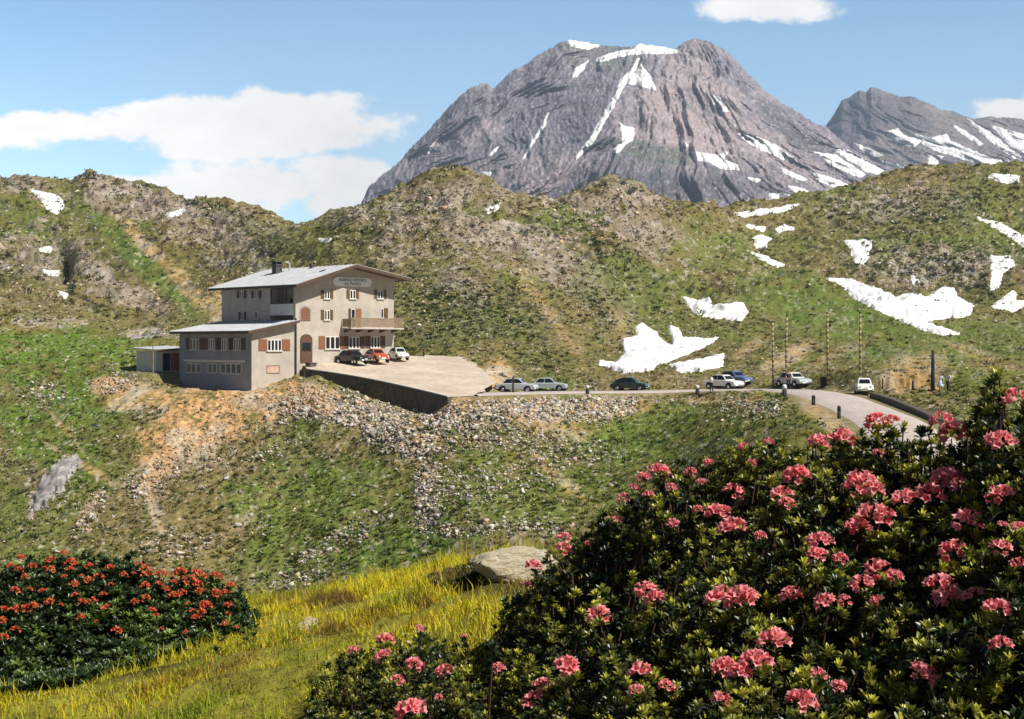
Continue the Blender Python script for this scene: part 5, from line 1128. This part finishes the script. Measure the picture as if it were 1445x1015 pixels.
C_WS = mat_plain('white shirt cloth', (.78, .78, .76), .9, .05, 8); C_DK = mat_plain('dark trouser cloth', (.03, .03, .035), .9, .2, 8); C_BL = mat_plain('pale blue skirt cloth', (.55, .66, .74), .9, .1, 5); C_BR = mat_plain('brown jacket cloth', (.10, .06, .04), .9, .2, 8); H_DK = mat_plain('dark hair', (.03, .02, .015), .7, .2, 20); H_BR = mat_plain('brown hair', (.14, .07, .035), .7, .2, 20)
C_NV = mat_plain('dark blue jacket cloth', (.03, .035, .06), .9, .2, 8)
def feet(u, p):
    q = ground_at(u, p); z = road_z(q[0], q[1]); return (q[0], q[1], max(q[2], z) + .01)
person('woman in white blouse and pale blue skirt by the thick pole', feet(1327, 554), R(-25), C_WS, None, H_BR, C_BL, 1.62, ((.5, .9), (.15, .2)))
person('man in a white shirt and dark trousers talking with the woman in the pale skirt', feet(1338, 555), R(-50), C_WS, C_DK, H_DK, None, 1.76, ((.6, 1.0), (.2, .3)), .16)
person('man in a white shirt and dark trousers at the white saloon, bending one arm', feet(1004, 554), R(60), C_WS, C_DK, H_DK, None, 1.74, ((.5, .7), (.7, .5)))
person('man in dark jacket in front of the pale blue saloon', feet(1112.5, 551), R(20), C_NV, C_DK, H_DK, None, 1.84, ((.15, .4), (.2, .2)))
q = on_plane(598, 504.5); person('person in dark brown clothes alone at the back of the forecourt', (q[0], q[1], q[2] + .05), R(-30), C_BR, C_DK, H_DK, None, 1.1, ((.2, .2), (.1, .2)))
# a small weed on the gravel
# ---------------------------------------------------------------- alpine roses (rhododendron) and grass in the foreground
def near_height(x, y):
    """ground height of the near mesh (vectorised, for 0.3 < y < 14)"""
    u = CU + np.asarray(x) / np.asarray(y) * F
    out = np.zeros(np.shape(u)); j = np.clip(np.searchsorted(us_near, u), 1, len(us_near) - 1)
    for c in np.unique(j):
        m = j == c; t = np.clip((u[m] - us_near[c - 1]) / (us_near[c] - us_near[c - 1]), 0, 1)
        out[m] = (1 - t) * np.interp(y[m], Yg[:, c - 1], Zg[:, c - 1]) + t * np.interp(y[m], Yg[:, c], Zg[:, c])
    return out
LEAF = mat_attr('alpine rose leaf', rough=.36, spec=.45, scale=60, amt=.15, bump=0, trans=.18)
BARK = mat_plain('brown twig bark', (.085, .05, .03), .85, .3, 30)
def leaf_geo(L, wd, fold=.25, curl=.12):
    """one elliptic leaf along +x, 8 vertices"""
    return np.array([(0, 0, 0), (.34 * L, wd, fold * wd), (.34 * L, -wd, fold * wd), (.72 * L, wd * .82, fold * wd - curl * L * .4), (.72 * L, -wd * .82, fold * wd - curl * L * .4), (L, 0, -curl * L), (.34 * L, 0, -.02 * L), (.72 * L, 0, -curl * L * .5)])
LF = np.array([(0, 6, 1, 1), (0, 2, 6, 6), (1, 6, 7, 3), (6, 2, 4, 7), (3, 7, 5, 5), (7, 4, 5, 5)])
LF3 = np.array([(0, 6, 1), (0, 2, 6), (1, 6, 7), (1, 7, 3), (6, 2, 4), (6, 4, 7), (3, 7, 5), (7, 4, 5)])
def rosette(seed, n, L, up):
    r = np.random.default_rng(seed); V, Fc, C = [], [], []
    for k in range(n):
        age = k / n                                            # 0 = old outer leaf, 1 = young inner leaf
        a = k * 2.4 + r.normal(0, .2); el = R(up[0] + (up[1] - up[0]) * age) + r.normal(0, .16); l = L * (1.05 - .35 * age) * r.uniform(.8, 1.15)
        g = leaf_geo(l, l * r.uniform(.15, .20), .3, r.uniform(.0, .2)); roll = r.normal(0, .25)
        c, s = math.cos(roll), math.sin(roll); g = np.stack([g[:, 0], g[:, 1] * c - g[:, 2] * s, g[:, 1] * s + g[:, 2] * c], -1)
        c, s = math.cos(el), math.sin(el); g = np.stack([g[:, 0] * c - g[:, 2] * s, g[:, 1], g[:, 0] * s + g[:, 2] * c], -1)
        c, s = math.cos(a), math.sin(a); g = np.stack([g[:, 0] * c - g[:, 1] * s, g[:, 0] * s + g[:, 1] * c, g[:, 2] + age * L * .35 - L * .3], -1)
        b = len(V) * 8; V.append(g); Fc.append(LF3 + b); C.append(np.full(8, age))
    return np.concatenate(V), np.concatenate(Fc), np.concatenate(C)
def scatter_rosettes(name, P, size, young, parent, seed, up=(8, 70), nleaf=13, dark=(.035, .060, .014), light=(.20, .26, .035), axis=None):
    """P (n,3) shoot tips, size (n,), young (n,) 0..1 how yellow green; axis (n,3) shoot direction"""
    pr = [rosette(seed + k, nleaf + k % 4, 1.0, up) for k in range(7)]
    kind = RNG.integers(0, 7, len(P)); Vs, Fs, Cs = [], [], []; b = 0
    for k, (v, f, ag) in enumerate(pr):
        m = kind == k; q = m.sum()
        if not q: continue
        yaw = RNG.uniform(0, 6.28, q); c, s = np.cos(yaw)[:, None], np.sin(yaw)[:, None]
        vv = v[None] * size[m][:, None, None]; x, y, z = vv[..., 0] * c - vv[..., 1] * s, vv[..., 0] * s + vv[..., 1] * c, vv[..., 2]
        A = axis[m]; A = A / np.linalg.norm(A, axis=1)[:, None]; h = np.stack([np.ones(q), np.zeros(q), np.zeros(q)], -1); B = np.cross(A, h); B /= np.linalg.norm(B, axis=1)[:, None]; Cc = np.cross(B, A)
        vv = x[..., None] * Cc[:, None] + y[..., None] * B[:, None] + z[..., None] * A[:, None] + P[m][:, None]
        w = np.clip((.25 + ag[None] * .75) * young[m][:, None] * 1.35 - .04 + RNG.normal(0, .07, (q, len(ag))), 0, 1)
        col = np.array(dark)[None, None] + (np.array(light) - np.array(dark))[None, None] * w[..., None]
        Vs.append(vv.reshape(-1, 3)); Fs.append((f[None] + (np.arange(q) * len(v))[:, None, None] + b).reshape(-1, 3)); Cs.append(col.reshape(-1, 3)); b += q * len(v)
    return link(name, mesh_np(name, np.concatenate(Vs), [np.concatenate(Fs)], np.concatenate(Cs), True), LEAF, parent)
def twigs(name, tips, roots, parent, r0, mat=BARK):
    """thin bent stems as one mesh, 4-sided"""
    n = len(tips); mid = tips * .55 + roots * .45 + RNG.normal(0, .02, (n, 3)) * (np.linalg.norm(tips - roots, axis=1)[:, None] * .5 + .2)
    V = []; 
    for Pq, rr in ((roots, r0), (mid, r0 * .75), (tips, r0 * .45)):
        for k in range(4):
            a = math.pi / 2 * k; V.append(Pq + np.array((math.cos(a) * rr, math.sin(a) * rr * .7, math.sin(a) * rr * .7)))
    V = np.stack(V, 1); f = [(r * 4 + k, r * 4 + (k + 1) % 4, (r + 1) * 4 + (k + 1) % 4, (r + 1) * 4 + k) for r in range(2) for k in range(4)]
    f = (np.array(f)[None] + (np.arange(n) * 12)[:, None, None]).reshape(-1, 4)
    return link(name, mesh_np(name, V.reshape(-1, 3), [f]), mat, parent)
# ---- flower heads: a dome of five-lobed bells
def floret(r, L):
    V, Fc = [], []; rings = ((.0, .12), (.45, .26), (.8, .36))
    for h, rad in rings:
        for k in range(10): a = 2 * math.pi * k / 10; V.append((rad * math.cos(a), rad * math.sin(a), h))
    for k in range(10):
        a = 2 * math.pi * k / 10; lobe = k % 2 == 0; rad = .72 if lobe else .45; V.append((rad * math.cos(a), rad * math.sin(a), (1.02 if lobe else .86) + r.normal(0, .05)))
    for i in range(3):
        for k in range(10): Fc += [(i * 10 + k, i * 10 + (k + 1) % 10, (i + 1) * 10 + (k + 1) % 10), (i * 10 + k, (i + 1) * 10 + (k + 1) % 10, (i + 1) * 10 + k)]
    return np.array(V) * L, np.array(Fc)
def flower_mesh(name, seed, n, cols):
    r = np.random.default_rng(seed); V, Fc, C = [], [], []; b = 0
    for k in range(n):
        ph = k * 2.4 + r.normal(0, .3); th = math.acos(1 - 1.0 * (k + .5) / n) * r.uniform(.9, 1.15); d = np.array((math.sin(th) * math.cos(ph), math.sin(th) * math.sin(ph), math.cos(th)))
        v, f = floret(r, .48 * r.uniform(.8, 1.15)); q = Vector((0, 0, 1)).rotation_difference(Vector(d)).to_matrix(); v = v @ np.array(q).T + d * .48 + r.normal(0, .05, 3)
        c = np.array(cols[0]) + (np.array(cols[1]) - np.array(cols[0])) * r.uniform(0, 1); cc = np.repeat(c[None], len(v), 0) * r.uniform(.85, 1.15); cc[30:] = cc[30:] * .7 + np.array(cols[2]) * .3
        V.append(v); Fc.append(f + b); C.append(cc); b += len(v)
    return mesh_np(name, np.concatenate(V), [np.concatenate(Fc)], np.clip(np.concatenate(C), 0, .95), True)
PETAL = mat_attr('alpine rose petal', rough=.55, spec=.3, scale=80, amt=.1, bump=0, trans=.3)
FL_P = [flower_mesh('flower_cluster', 10 + s, 9 + s * 2 % 9 + s // 2, ((.80, .16, .17), (.90, .32, .33), (.98, .74, .74))) for s in range(9)]
FL_R = [flower_mesh('flower_cluster', 30 + s, 8 + s * 2, ((.62, .08, .04), (.74, .17, .06), (.80, .34, .18))) for s in range(5)]
for me in FL_P + FL_R: me.materials.append(PETAL)
def flowers(lst, meshes, parent, surf, lift=.3, scale=1.0):
    for u, p, px in lst:
        Y = float(surf(np.array([float(u)]), np.array([float(p)]))[0]) - .03; s = px / F * Y / 1.75 * scale
        o = bpy.data.objects.new('flower_cluster', random.choice(meshes)); COL.objects.link(o); o.parent = parent
        o.location = Vector((X_of(u, Y), Y, Z_of(p, Y))) - parent.location; o.scale = (s * 1.1, s * 1.1, s * .95); o.rotation_euler = (random.uniform(-.1, .45), random.uniform(-.3, .4), random.uniform(0, 6))
def bush(name, label, edge, crest_Y, front, n, size, parent_loc, flist, fm, group, layers, young, yspan, seed, ydep=0, stem_r=.004, dark=(.035, .060, .014), light=(.20, .26, .035), up=(8, 70), dens_lo=0, fscale=1.0, clump=.35, rim=.12, bulge=.16, ragged_=12):
    """edge: photo outline of the crown; crest_Y(u) depth of the far rim; front (row, depth) of the near rim"""
    root = tag(empty(name, parent_loc), label, 'shrub', group); E = np.array(edge, float); top = E[np.argsort(E[:, 0])]
    up_u = np.linspace(E[:, 0].min(), E[:, 0].max(), 400); up_p = np.full(400, 1e4)          # upper outline of the crown
    for (xa, ya), (xb, yb) in zip(E, np.roll(E, -1, 0)):
        if xa == xb: continue
        t = (up_u - xa) / (xb - xa); m_ = (t >= 0) & (t <= 1); up_p[m_] = np.minimum(up_p[m_], (ya + t * (yb - ya))[m_])
    def surf(u, p):
        pt = np.interp(u, up_u, up_p); yc = np.interp(u, crest_Y[0], crest_Y[1]); yf = np.interp(u, front[1], front[2]); t = np.clip((p - pt) / (front[0] - pt), -.1, 1.2)
        return yc + (yf - yc) * t ** .85 + bulge * fbm(u / 70, p / 50, 2, seed)
    U, Pp = [], []
    while len(U) < n:
        u = RNG.uniform(E[:, 0].min(), E[:, 0].max(), 4000); p = RNG.uniform(E[:, 1].min(), E[:, 1].max(), 4000); ok = poly_sd(u, p, E) > RNG.exponential(2.0, 4000) - 3
        # clumps: shoots bunch together and leave gaps
        ok &= RNG.random(4000) < clump + (1.2 - clump) * sstep(-.35, .4, fbm(u / 26, p / 22, 2, seed + 3))
        U += list(u[ok]); Pp += list(p[ok])
    # the rim and crown edge is well filled
    k = int(n * rim); cu_ = RNG.uniform(max(E[:, 0].min(), -300), E[:, 0].max(), k); cp_ = np.interp(cu_, up_u, up_p) + RNG.exponential(26, k) + 2 - ragged_ * np.maximum(0, fbm(cu_ / 17, cu_ * 0 + seed, 3, 33) + .1)
    U = U[:n] + list(cu_); Pp = Pp[:n] + list(cp_); n = n + k
    fu = [(f[0] + random.gauss(0, f[2] * .45), f[1] + abs(random.gauss(0, f[2] * .5)) + f[2] * .25) for f in flist for _ in range(7)]
    if fu: U = U[:n] + [q[0] for q in fu]; Pp = Pp[:n] + [q[1] for q in fu]; n = n + len(fu)
    U, Pp = np.array(U[:n]), np.array(Pp[:n]); Y = surf(U, Pp); lay = np.floor(RNG.random(n) * layers)
    dep = lay * .06 + RNG.uniform(0, .05, n); P = np.stack([X_of(U, Y), Y, Z_of(Pp, Y)], -1) + dep[:, None] * np.array((.05, .65, -.75))
    g = near_height(P[:, 0], P[:, 1]); P[:, 2] = np.maximum(P[:, 2], g + .03)
    yg = np.clip(young + .7 * fbm(U / 32, Pp / 28, 3, seed + 9) + np.where(RNG.random(n) < .3, .35, -.22) - .28 * (lay > 0), 0, 1)
    sz = size * RNG.uniform(.75, 1.25, n)
    ax = np.stack([RNG.normal(.12, .28, n), RNG.normal(-.22, .25, n), np.ones(n)], -1)
    loc = np.array(parent_loc)
    scatter_rosettes('foliage', P - loc, sz, yg, root, seed * 10, up, dark=dark, light=light, axis=ax)
    k = RNG.choice(n, n // 2, False); T2 = P[k] - np.array((0, 0, .01)); rt = T2 + np.stack([RNG.normal(0, .08, len(k)), RNG.normal(.10, .08, len(k)), np.zeros(len(k))], -1); rt[:, 2] = near_height(rt[:, 0], rt[:, 1]) - .03
    rt[:, 2] = np.minimum(rt[:, 2], T2[:, 2] - .05)
    twigs('stem', T2 - loc, rt - loc, root, stem_r)['kind'] = 'stuff'
    flowers(flist, fm, root, surf, scale=fscale); return root, surf
RIGHT = [(1166, 600, 34), (1195, 588, 16), (1153, 628, 32), (1187, 622, 34), (1237, 597, 28), (1258, 596, 22), (1330, 597, 32), (1348, 615, 40), (1372, 551, 28), (1437, 568, 40), (1412, 626, 36), (1075, 603, 18), (935, 652, 26), (908, 677, 20), (930, 668, 26), (855, 712, 22), (1035, 697, 28), (1012, 728, 34), (1034, 747, 34), (1072, 758, 16), (1125, 675, 34), (1103, 700, 28), (1110, 712, 22), (1022, 722, 18),
         (1218, 688, 44), (1205, 694, 30), (1232, 692, 26), (1278, 708, 34), (1312, 702, 38), (1335, 680, 40), (1356, 688, 26), (1366, 741, 42), (1412, 702, 36), (1232, 734, 46), (1210, 750, 36), (1248, 728, 26), (1157, 767, 32), (1153, 785, 24), (1185, 790, 20), (1344, 781, 38), (1412, 776, 28), (1240, 808, 36), (1216, 828, 32), (1262, 815, 22), (1326, 832, 40), (1340, 846, 36), (1375, 842, 26), (1408, 862, 34), (1022, 850, 44), (1046, 846, 38), (1058, 842, 22), (1117, 842, 30), (1165, 852, 28), (1192, 849, 18), (912, 836, 30), (925, 849, 32), (845, 873, 34), (1092, 909, 42), (1066, 937, 40), (1022, 945, 32), (1044, 952, 28), (1153, 955, 24), (1184, 970, 20), (1130, 994, 40), (1016, 990, 26), (1301, 955, 36), (1412, 912, 30), (904, 951, 34), (897, 975, 18), (940, 970, 22), (800, 944, 32), (765, 970, 24), (752, 991, 28), (702, 863, 18), (703, 945, 18), (752, 800, 20), (770, 775, 18), (797, 760, 18), (795, 776, 22), (725, 815, 18), (742, 826, 14), (830, 768, 10), (1238, 850, 20), (1440, 800, 26), (1437, 745, 18), (1415, 742, 14), (1085, 625, 14), (1240, 640, 14), (1000, 655, 14), (960, 645, 14), (880, 704, 16), (895, 690, 14), (915, 700, 16), (948, 690, 16), (975, 668, 18), (990, 682, 14), (870, 735, 14), (1050, 632, 16), (1060, 655, 14), (985, 720, 14), (950, 740, 16)]
EDGE_R = [(692, 1120), (694, 900), (700, 870), (712, 842), (728, 820), (745, 803), (765, 780), (790, 762), (812, 748), (832, 735), (850, 718), (872, 706), (890, 690), (910, 672), (932, 657), (955, 650), (985, 645), (1010, 636), (1035, 626), (1055, 612), (1075, 604), (1095, 612), (1118, 620), (1140, 610), (1160, 600), (1180, 603), (1198, 600), (1220, 600), (1240, 592), (1262, 596), (1290, 600), (1325, 598), (1350, 592), (1372, 580), (1386, 560), (1391, 530), (1402, 514), (1414, 520), (1424, 545), (1445, 562), (1520, 560), (1640, 590), (1760, 600), (1760, 1120)]
LEFTX = []
b_r, surf_r = bush('alpine_rose_bush', 'big dark alpine rose bush with large pink flower heads filling the right side', EDGE_R, ([690, 860, 1000, 1200, 1400, 1445, 1760], [4.7, 4.5, 4.2, 3.9, 3.3, 3.1, 3.0]), (1110, [690, 900, 1100, 1445, 1760], [2.9, 2.3, 2.0, 1.9, 1.9]), 13000, .0225,
                   (1.0, 3.0, -1.0), RIGHT, FL_P, 'alpine rose bushes in the foreground', 5, .40, None, 1, light=(.56, .54, .065), dark=(.017, .032, .008), up=(22, 80), fscale=1.0)
MID = [(543, 906, 24), (499, 919, 16), (540, 928, 22), (584, 940, 24), (628, 950, 24), (560, 962, 20), (592, 888, 12), (580, 1008, 40), (448, 942, 12), (620, 985, 12), (655, 900, 10)]
EDGE_M = [(400, 1120), (425, 1010), (440, 955), (462, 930), (490, 915), (520, 905), (550, 898), (580, 884), (600, 886), (630, 900), (660, 895), (690, 905), (720, 905), (740, 1000), (740, 1120)]
bush('alpine_rose_bush', 'low loose alpine rose bush with few pink flowers at the bottom centre', EDGE_M, ([400, 740], [4.9, 4.7]), (1110, [400, 740], [3.5, 3.0]), 2200, .022, (-.6, 4.0, -1.1), MID, FL_P, 'alpine rose bushes in the foreground', 3, .34, None, 2, light=(.54, .52, .065), dark=(.022, .040, .009), up=(22, 80))
LEFT = [(30, 788, 16), (15, 800, 16), (70, 792, 18), (72, 805, 16), (100, 795, 20), (100, 805, 18), (105, 825, 16), (125, 800, 16), (125, 820, 18), (140, 815, 18), (145, 840, 14), (210, 812, 24), (228, 812, 20), (255, 810, 26), (265, 820, 24), (280, 812, 24), (278, 825, 18), (305, 815, 22), (325, 828, 18), (235, 832, 14), (245, 842, 20), (205, 828, 18), (205, 845, 16), (290, 856, 24), (305, 838, 18), (318, 838, 16), (165, 892, 20), (30, 862, 26), (45, 858, 22), (18, 862, 16), (70, 850, 16), (130, 850, 18), (150, 858, 16), (215, 862, 14), (22, 890, 18), (5, 900, 16), (5, 860, 14), (220, 870, 14), (190, 850, 14), (323, 855, 16), (275, 872, 14), (60, 835, 14), (35, 815, 14), (155, 802, 16), (90, 782, 14), (195, 797, 14), (45, 800, 16), (175, 812, 14)]
_r = random.Random(5)
while len(LEFT) < 78:
    u = _r.uniform(-10, 335); t = abs(_r.gauss(0, .35)); p = np.interp(u, [0, 95, 190, 330], [800, 788, 790, 830]) + 8 + t * 110
    if p < 900 and all((u - f[0]) ** 2 + (p - f[1]) ** 2 > 90 for f in LEFT): LEFT.append((u, p, _r.uniform(7, 17)))
for _ in range(17): LEFT.append((_r.uniform(-285, -15), 806 + abs(_r.gauss(0, .4)) * 110, _r.uniform(9, 20)))
EDGE_L = [(-300, 1010), (-300, 805), (-100, 800), (0, 792), (30, 784), (60, 786), (95, 778), (130, 784), (160, 782), (192, 780), (208, 798), (235, 806), (265, 804), (300, 806), (330, 822), (350, 845), (352, 862), (330, 885), (285, 905), (235, 935), (180, 965), (120, 990), (50, 998)]
bush('alpine_rose_bush', 'wide dark alpine rose bush with orange red flowers at the lower left', EDGE_L, ([-300, 360], [7.3, 7.2]), (1010, [-300, 360], [5.9, 6.2]), 8500, .036, (-2.0, 6.5, -1.5), LEFT, FL_R, 'alpine rose bushes in the foreground', 5, .14, None, 3, light=(.20, .30, .05), dark=(.018, .038, .009), fscale=.74, clump=.55, rim=.09, bulge=.09, ragged_=34)
LOWD = [(470, 845, 40, 13), (640, 820, 40, 14), (600, 838, 26, 9), (470, 888, 26, 9)]
for (cu, cp, a, b_2), lb in zip([(645, 822, 46, 22)], ['small brownish dwarf shrub in the yellow grass just below the pale rock']):
    ed = [(cu + a * math.cos(t), cp + b_2 * math.sin(t)) for t in np.linspace(0, 6.28, 14)[:-1]]
    yb = 6.6 if cp < 900 else 5.4
    bush('dwarf_shrub', lb, ed, ([cu - a, cu + a], [yb + .2, yb + .2]), (cp + b_2, [cu - a, cu + a], [yb - .2, yb - .2]), 260, .022, (X_of(cu, yb), yb, Z_of(cp + b_2, yb)), [], FL_R, 'dwarf shrubs in the grass', 3, .05, None, 5, light=(.14, .12, .03), dark=(.035, .035, .012))
# ---- grass of the near crest
def blades(n, ulo, uhi, dens, lenm, wid, seed):
    w = None
    # evenly over the picture, on visible ground
    j = np.clip(np.searchsorted(us_near, np.linspace(ulo, uhi, 400)), 1, len(us_near) - 1)
    U = RNG.uniform(ulo, uhi, n * 4); T_ = RNG.random(n * 4) ** .75; Yb = 3.2 + T_ * (11.5 - 3.2); x = X_of(U, Yb); z = near_height(x, Yb); py = HZ - z / Yb * F
    ok = RNG.random(n * 4) < dens(U, py, x, Yb); U, Yb, x, z, py = [a[ok][:n] for a in (U, Yb, x, z, py)]; n = len(U)
    cl = fbm(x / .28, Yb / .28, 3, seed)
    L = lenm * RNG.lognormal(0, .42, n) * (1 + .8 * cl); a = RNG.uniform(0, 6.28, n); bend = RNG.uniform(.15, .95, n); wx, wy = np.cos(a), np.sin(a); wd = wid * RNG.uniform(.7, 1.3, n)
    sx, sy = np.cos(a + 1.57) * wd, np.sin(a + 1.57) * wd
    def pt(t, off): h = L * t * (1 - .25 * bend * t); o = L * bend * t * t * .8; return np.stack([x + wx * o + sx * off, Yb + wy * o + sy * off, z - .01 + h], -1)
    V = np.stack([pt(0, 1), pt(0, -1), pt(.5, .85), pt(.5, -.85), pt(1, 0)], 1)
    f4 = (np.array([(0, 1, 3, 2)])[None] + (np.arange(n) * 5)[:, None, None]).reshape(-1, 4); f3 = (np.array([(2, 3, 4)])[None] + (np.arange(n) * 5)[:, None, None]).reshape(-1, 3)
    return V, f4, f3, U, py, x, Yb, cl, n
def gdens(U, py, x, Yb):
    d = np.ones(U.shape); d *= np.where((poly_sd(U, py, np.array(EDGE_L) + np.array((0, 6))) > 24), .1, 1); d *= np.where(U > 760, .25, 1); d *= np.where((poly_sd(U, py, np.array(EDGE_M)) > 16), .3, 1); d *= np.where((U > 655) & (U < 775) & (py > 785) & (py < 850), .25, 1); d *= np.where((U > 408) & (U < 456) & (py > 880) & (py < 925), .3, 1)
    return d * (.12 + .88 * sstep(-.3, .35, fbm(x / .22, Yb / .26, 3, 71)))
V, f4, f3, U, py, x, Yb, cl, n = blades(190000, -330, 1000, gdens, .036, .0025, 70)
patch = fbm(x / .6, Yb / .5, 3, 72); yel = np.array((.88, .68, .03)); gol = np.array((.88, .54, .04)); grn = np.array((.36, .42, .03)); olv = np.array((.62, .54, .035)); brn = np.array((.16, .10, .04))
yl = strokes(U, py, fbm(U / 40, py / 25, 3, 73), [(430, 880, 130, 44, -14, 1), (560, 830, 130, 22, -12, 1), (640, 860, 90, 30, -10, .8), (300, 940, 160, 44, -22, 1), (160, 990, 160, 24, -8, 1), (700, 800, 60, 20, -10, .6), (560, 870, 60, 14, 0, .6)])
c = mixc(np.broadcast_to(grn, (n, 3)), olv, sstep(-.3, .3, patch)); c = mixc(c, yel, yl * sstep(-.5, .2, patch + .5 * RNG.normal(0, .4, n) + .15)); c = mixc(c, gol, yl * (RNG.random(n) < .22)); c = mixc(c, brn, strokes(U, py, cl, [(470, 850, 40, 12, 0, .9), (640, 825, 46, 18, 0, .8), (720, 835, 60, 16, 0, .7), (470, 893, 30, 10, 0, .7), (250, 960, 60, 8, -20, .5), (500, 820, 50, 8, -10, .5), (410, 850, 40, 8, -10, .5), (330, 935, 40, 9, -20, .6), (590, 855, 34, 8, 0, .6), (180, 985, 40, 7, -8, .5), (520, 870, 30, 7, -8, .5), (370, 960, 90, 14, -8, .6), (560, 880, 60, 10, 0, .5)]) + (RNG.random(n) < .10) * .8)
c = c * RNG.uniform(.65, 1.25, (n, 1)); c5 = np.repeat(c, 5, 0)
GRASS = mat_attr('meadow grass', rough=.6, spec=.25, scale=30, amt=.12, bump=0, trans=.45)
tag(link('grass', mesh_np('meadow_grass', V.reshape(-1, 3), [f4, f3], np.clip(c5, .01, .7), True), GRASS), kind='stuff')
# a mossy underlayer of very short blades
V, f4, f3, U, py, x, Yb, cl, n = blades(110000, -330, 1000, lambda U, p, x, Y: np.where(U > 760, .2, 1) * np.where(poly_sd(U, p, np.array(EDGE_L)) > 24, .1, 1) * (.5 + .5 * sstep(-.5, .3, fbm(x / .1, Y / .1, 3, 81))), .013, .0034, 80)
patch = fbm(x / .4, Yb / .35, 4, 82); c = mixc(np.broadcast_to(np.array((.30, .34, .03)), (n, 3)), np.array((.80, .62, .03)), sstep(-.45, .2, patch)); c = mixc(c, np.array((.14, .10, .035)), sstep(.12, .45, fbm(x / .25, Yb / .25, 3, 83)) * .9 + strokes(U, py, cl, [(470, 852, 44, 12, 0, .9), (640, 828, 50, 18, 0, .9), (470, 897, 34, 10, 0, .9), (370, 962, 90, 14, -8, .8), (560, 880, 60, 10, 0, .7), (250, 960, 50, 8, -20, .6)])); c = c * RNG.uniform(.55, 1.3, (n, 1))
tag(link('moss', mesh_np('moss', V.reshape(-1, 3), [f4, f3], np.clip(np.repeat(c, 5, 0), .01, .7), True), GRASS), kind='stuff')
# ---- the two pale rocks of the crest
def near_rock(u, p, Y, sc, seed, label, rot):
    v, f = ico(5); r = np.random.default_rng(seed)
    for k in range(13): n_ = r.normal(size=3) * np.array((1, 1, .8)); n_ /= np.linalg.norm(n_); d = r.uniform(.42, .8); s = v @ n_; v = v - np.maximum(s - d, 0)[:, None] * n_ * .94
    v = v * (1 + .10 * fbm(v[:, 0] * 3, v[:, 1] * 3 + v[:, 2] * 4, 4, seed) + .09 * ridged(v[:, 0] * 5 + v[:, 2] * 6, v[:, 1] * 5 - v[:, 2] * 3, 4, seed + 1) + .04 * fbm(v[:, 0] * 16, v[:, 1] * 16 + v[:, 2] * 16, 3, seed + 2))[:, None]
    m, nt_, b_, _ = nt_new('lichen spotted rock'); f1 = _noise(nt_, 2.6, 7, .75); f2 = _noise(nt_, 6.5, 8, .75)
    c = _ramp(nt_, f1, [(.3, (.58, .43, .22)), (.46, (.82, .69, .46)), (.7, (.86, .79, .64))]); nt_.links.new(_mixc(nt_, _ramp(nt_, f2, [(.60, 0.0), (.67, .75)]), c, (.10, .075, .035)), b_.inputs['Base Color']); b_.inputs['Roughness'].default_value = .95; _bump(nt_, b_, f2, .9, .06)
    o = link('rock', mesh_np('rock', v, [f], None, False), m, None, W(u, p, Y), rot); o.scale = sc; tag(o, label, 'rock', None)
near_rock(716, 801, 6.3, (.215, .17, .10), 401, 'large pale lichen-spotted rock on the grassy crest beside the pink-flowered bush', (.05, -.16, .2))
near_rock(432, 890, 6.6, (.08, .07, .06), 402, 'small pale stone alone in the yellow grass left of the large rock', (0, .1, .5))
# ---------------------------------------------------------------- air
hz_m = bpy.data.materials.new('haze'); hz_m.use_nodes = True; n_ = hz_m.node_tree; n_.nodes.clear()
vo = n_.nodes.new('ShaderNodeVolumePrincipled'); vo.inputs['Color'].default_value = (.62, .78, 1, 1); vo.inputs['Density'].default_value = HAZE_D = 1.25e-4; vo.inputs['Anisotropy'].default_value = .0
ou = n_.nodes.new('ShaderNodeOutputMaterial'); n_.links.new(vo.outputs[0], ou.inputs['Volume'])
zmin = min(float(HS['Z'].min()), float(HL['Z'].min()), float(MTN['Z'].min()), float(FAR['Z'].min())) - 1
zmax = max(float(MTN['Z'].max()), float(FAR['Z'].max())) + 8
xs_ = [float(t['X'].min()) for t in (MTN, FAR, HL)] + [float(t['X'].max()) for t in (MTN, FAR, HL)]
hzb = MB().box(min(xs_) - 20, max(xs_) + 20, -12, float(max(FAR['Y'].max(), MTN['Y'].max())) + 20, zmin, zmax).build('haze', hz_m)
tag(hzb, kind='stuff')
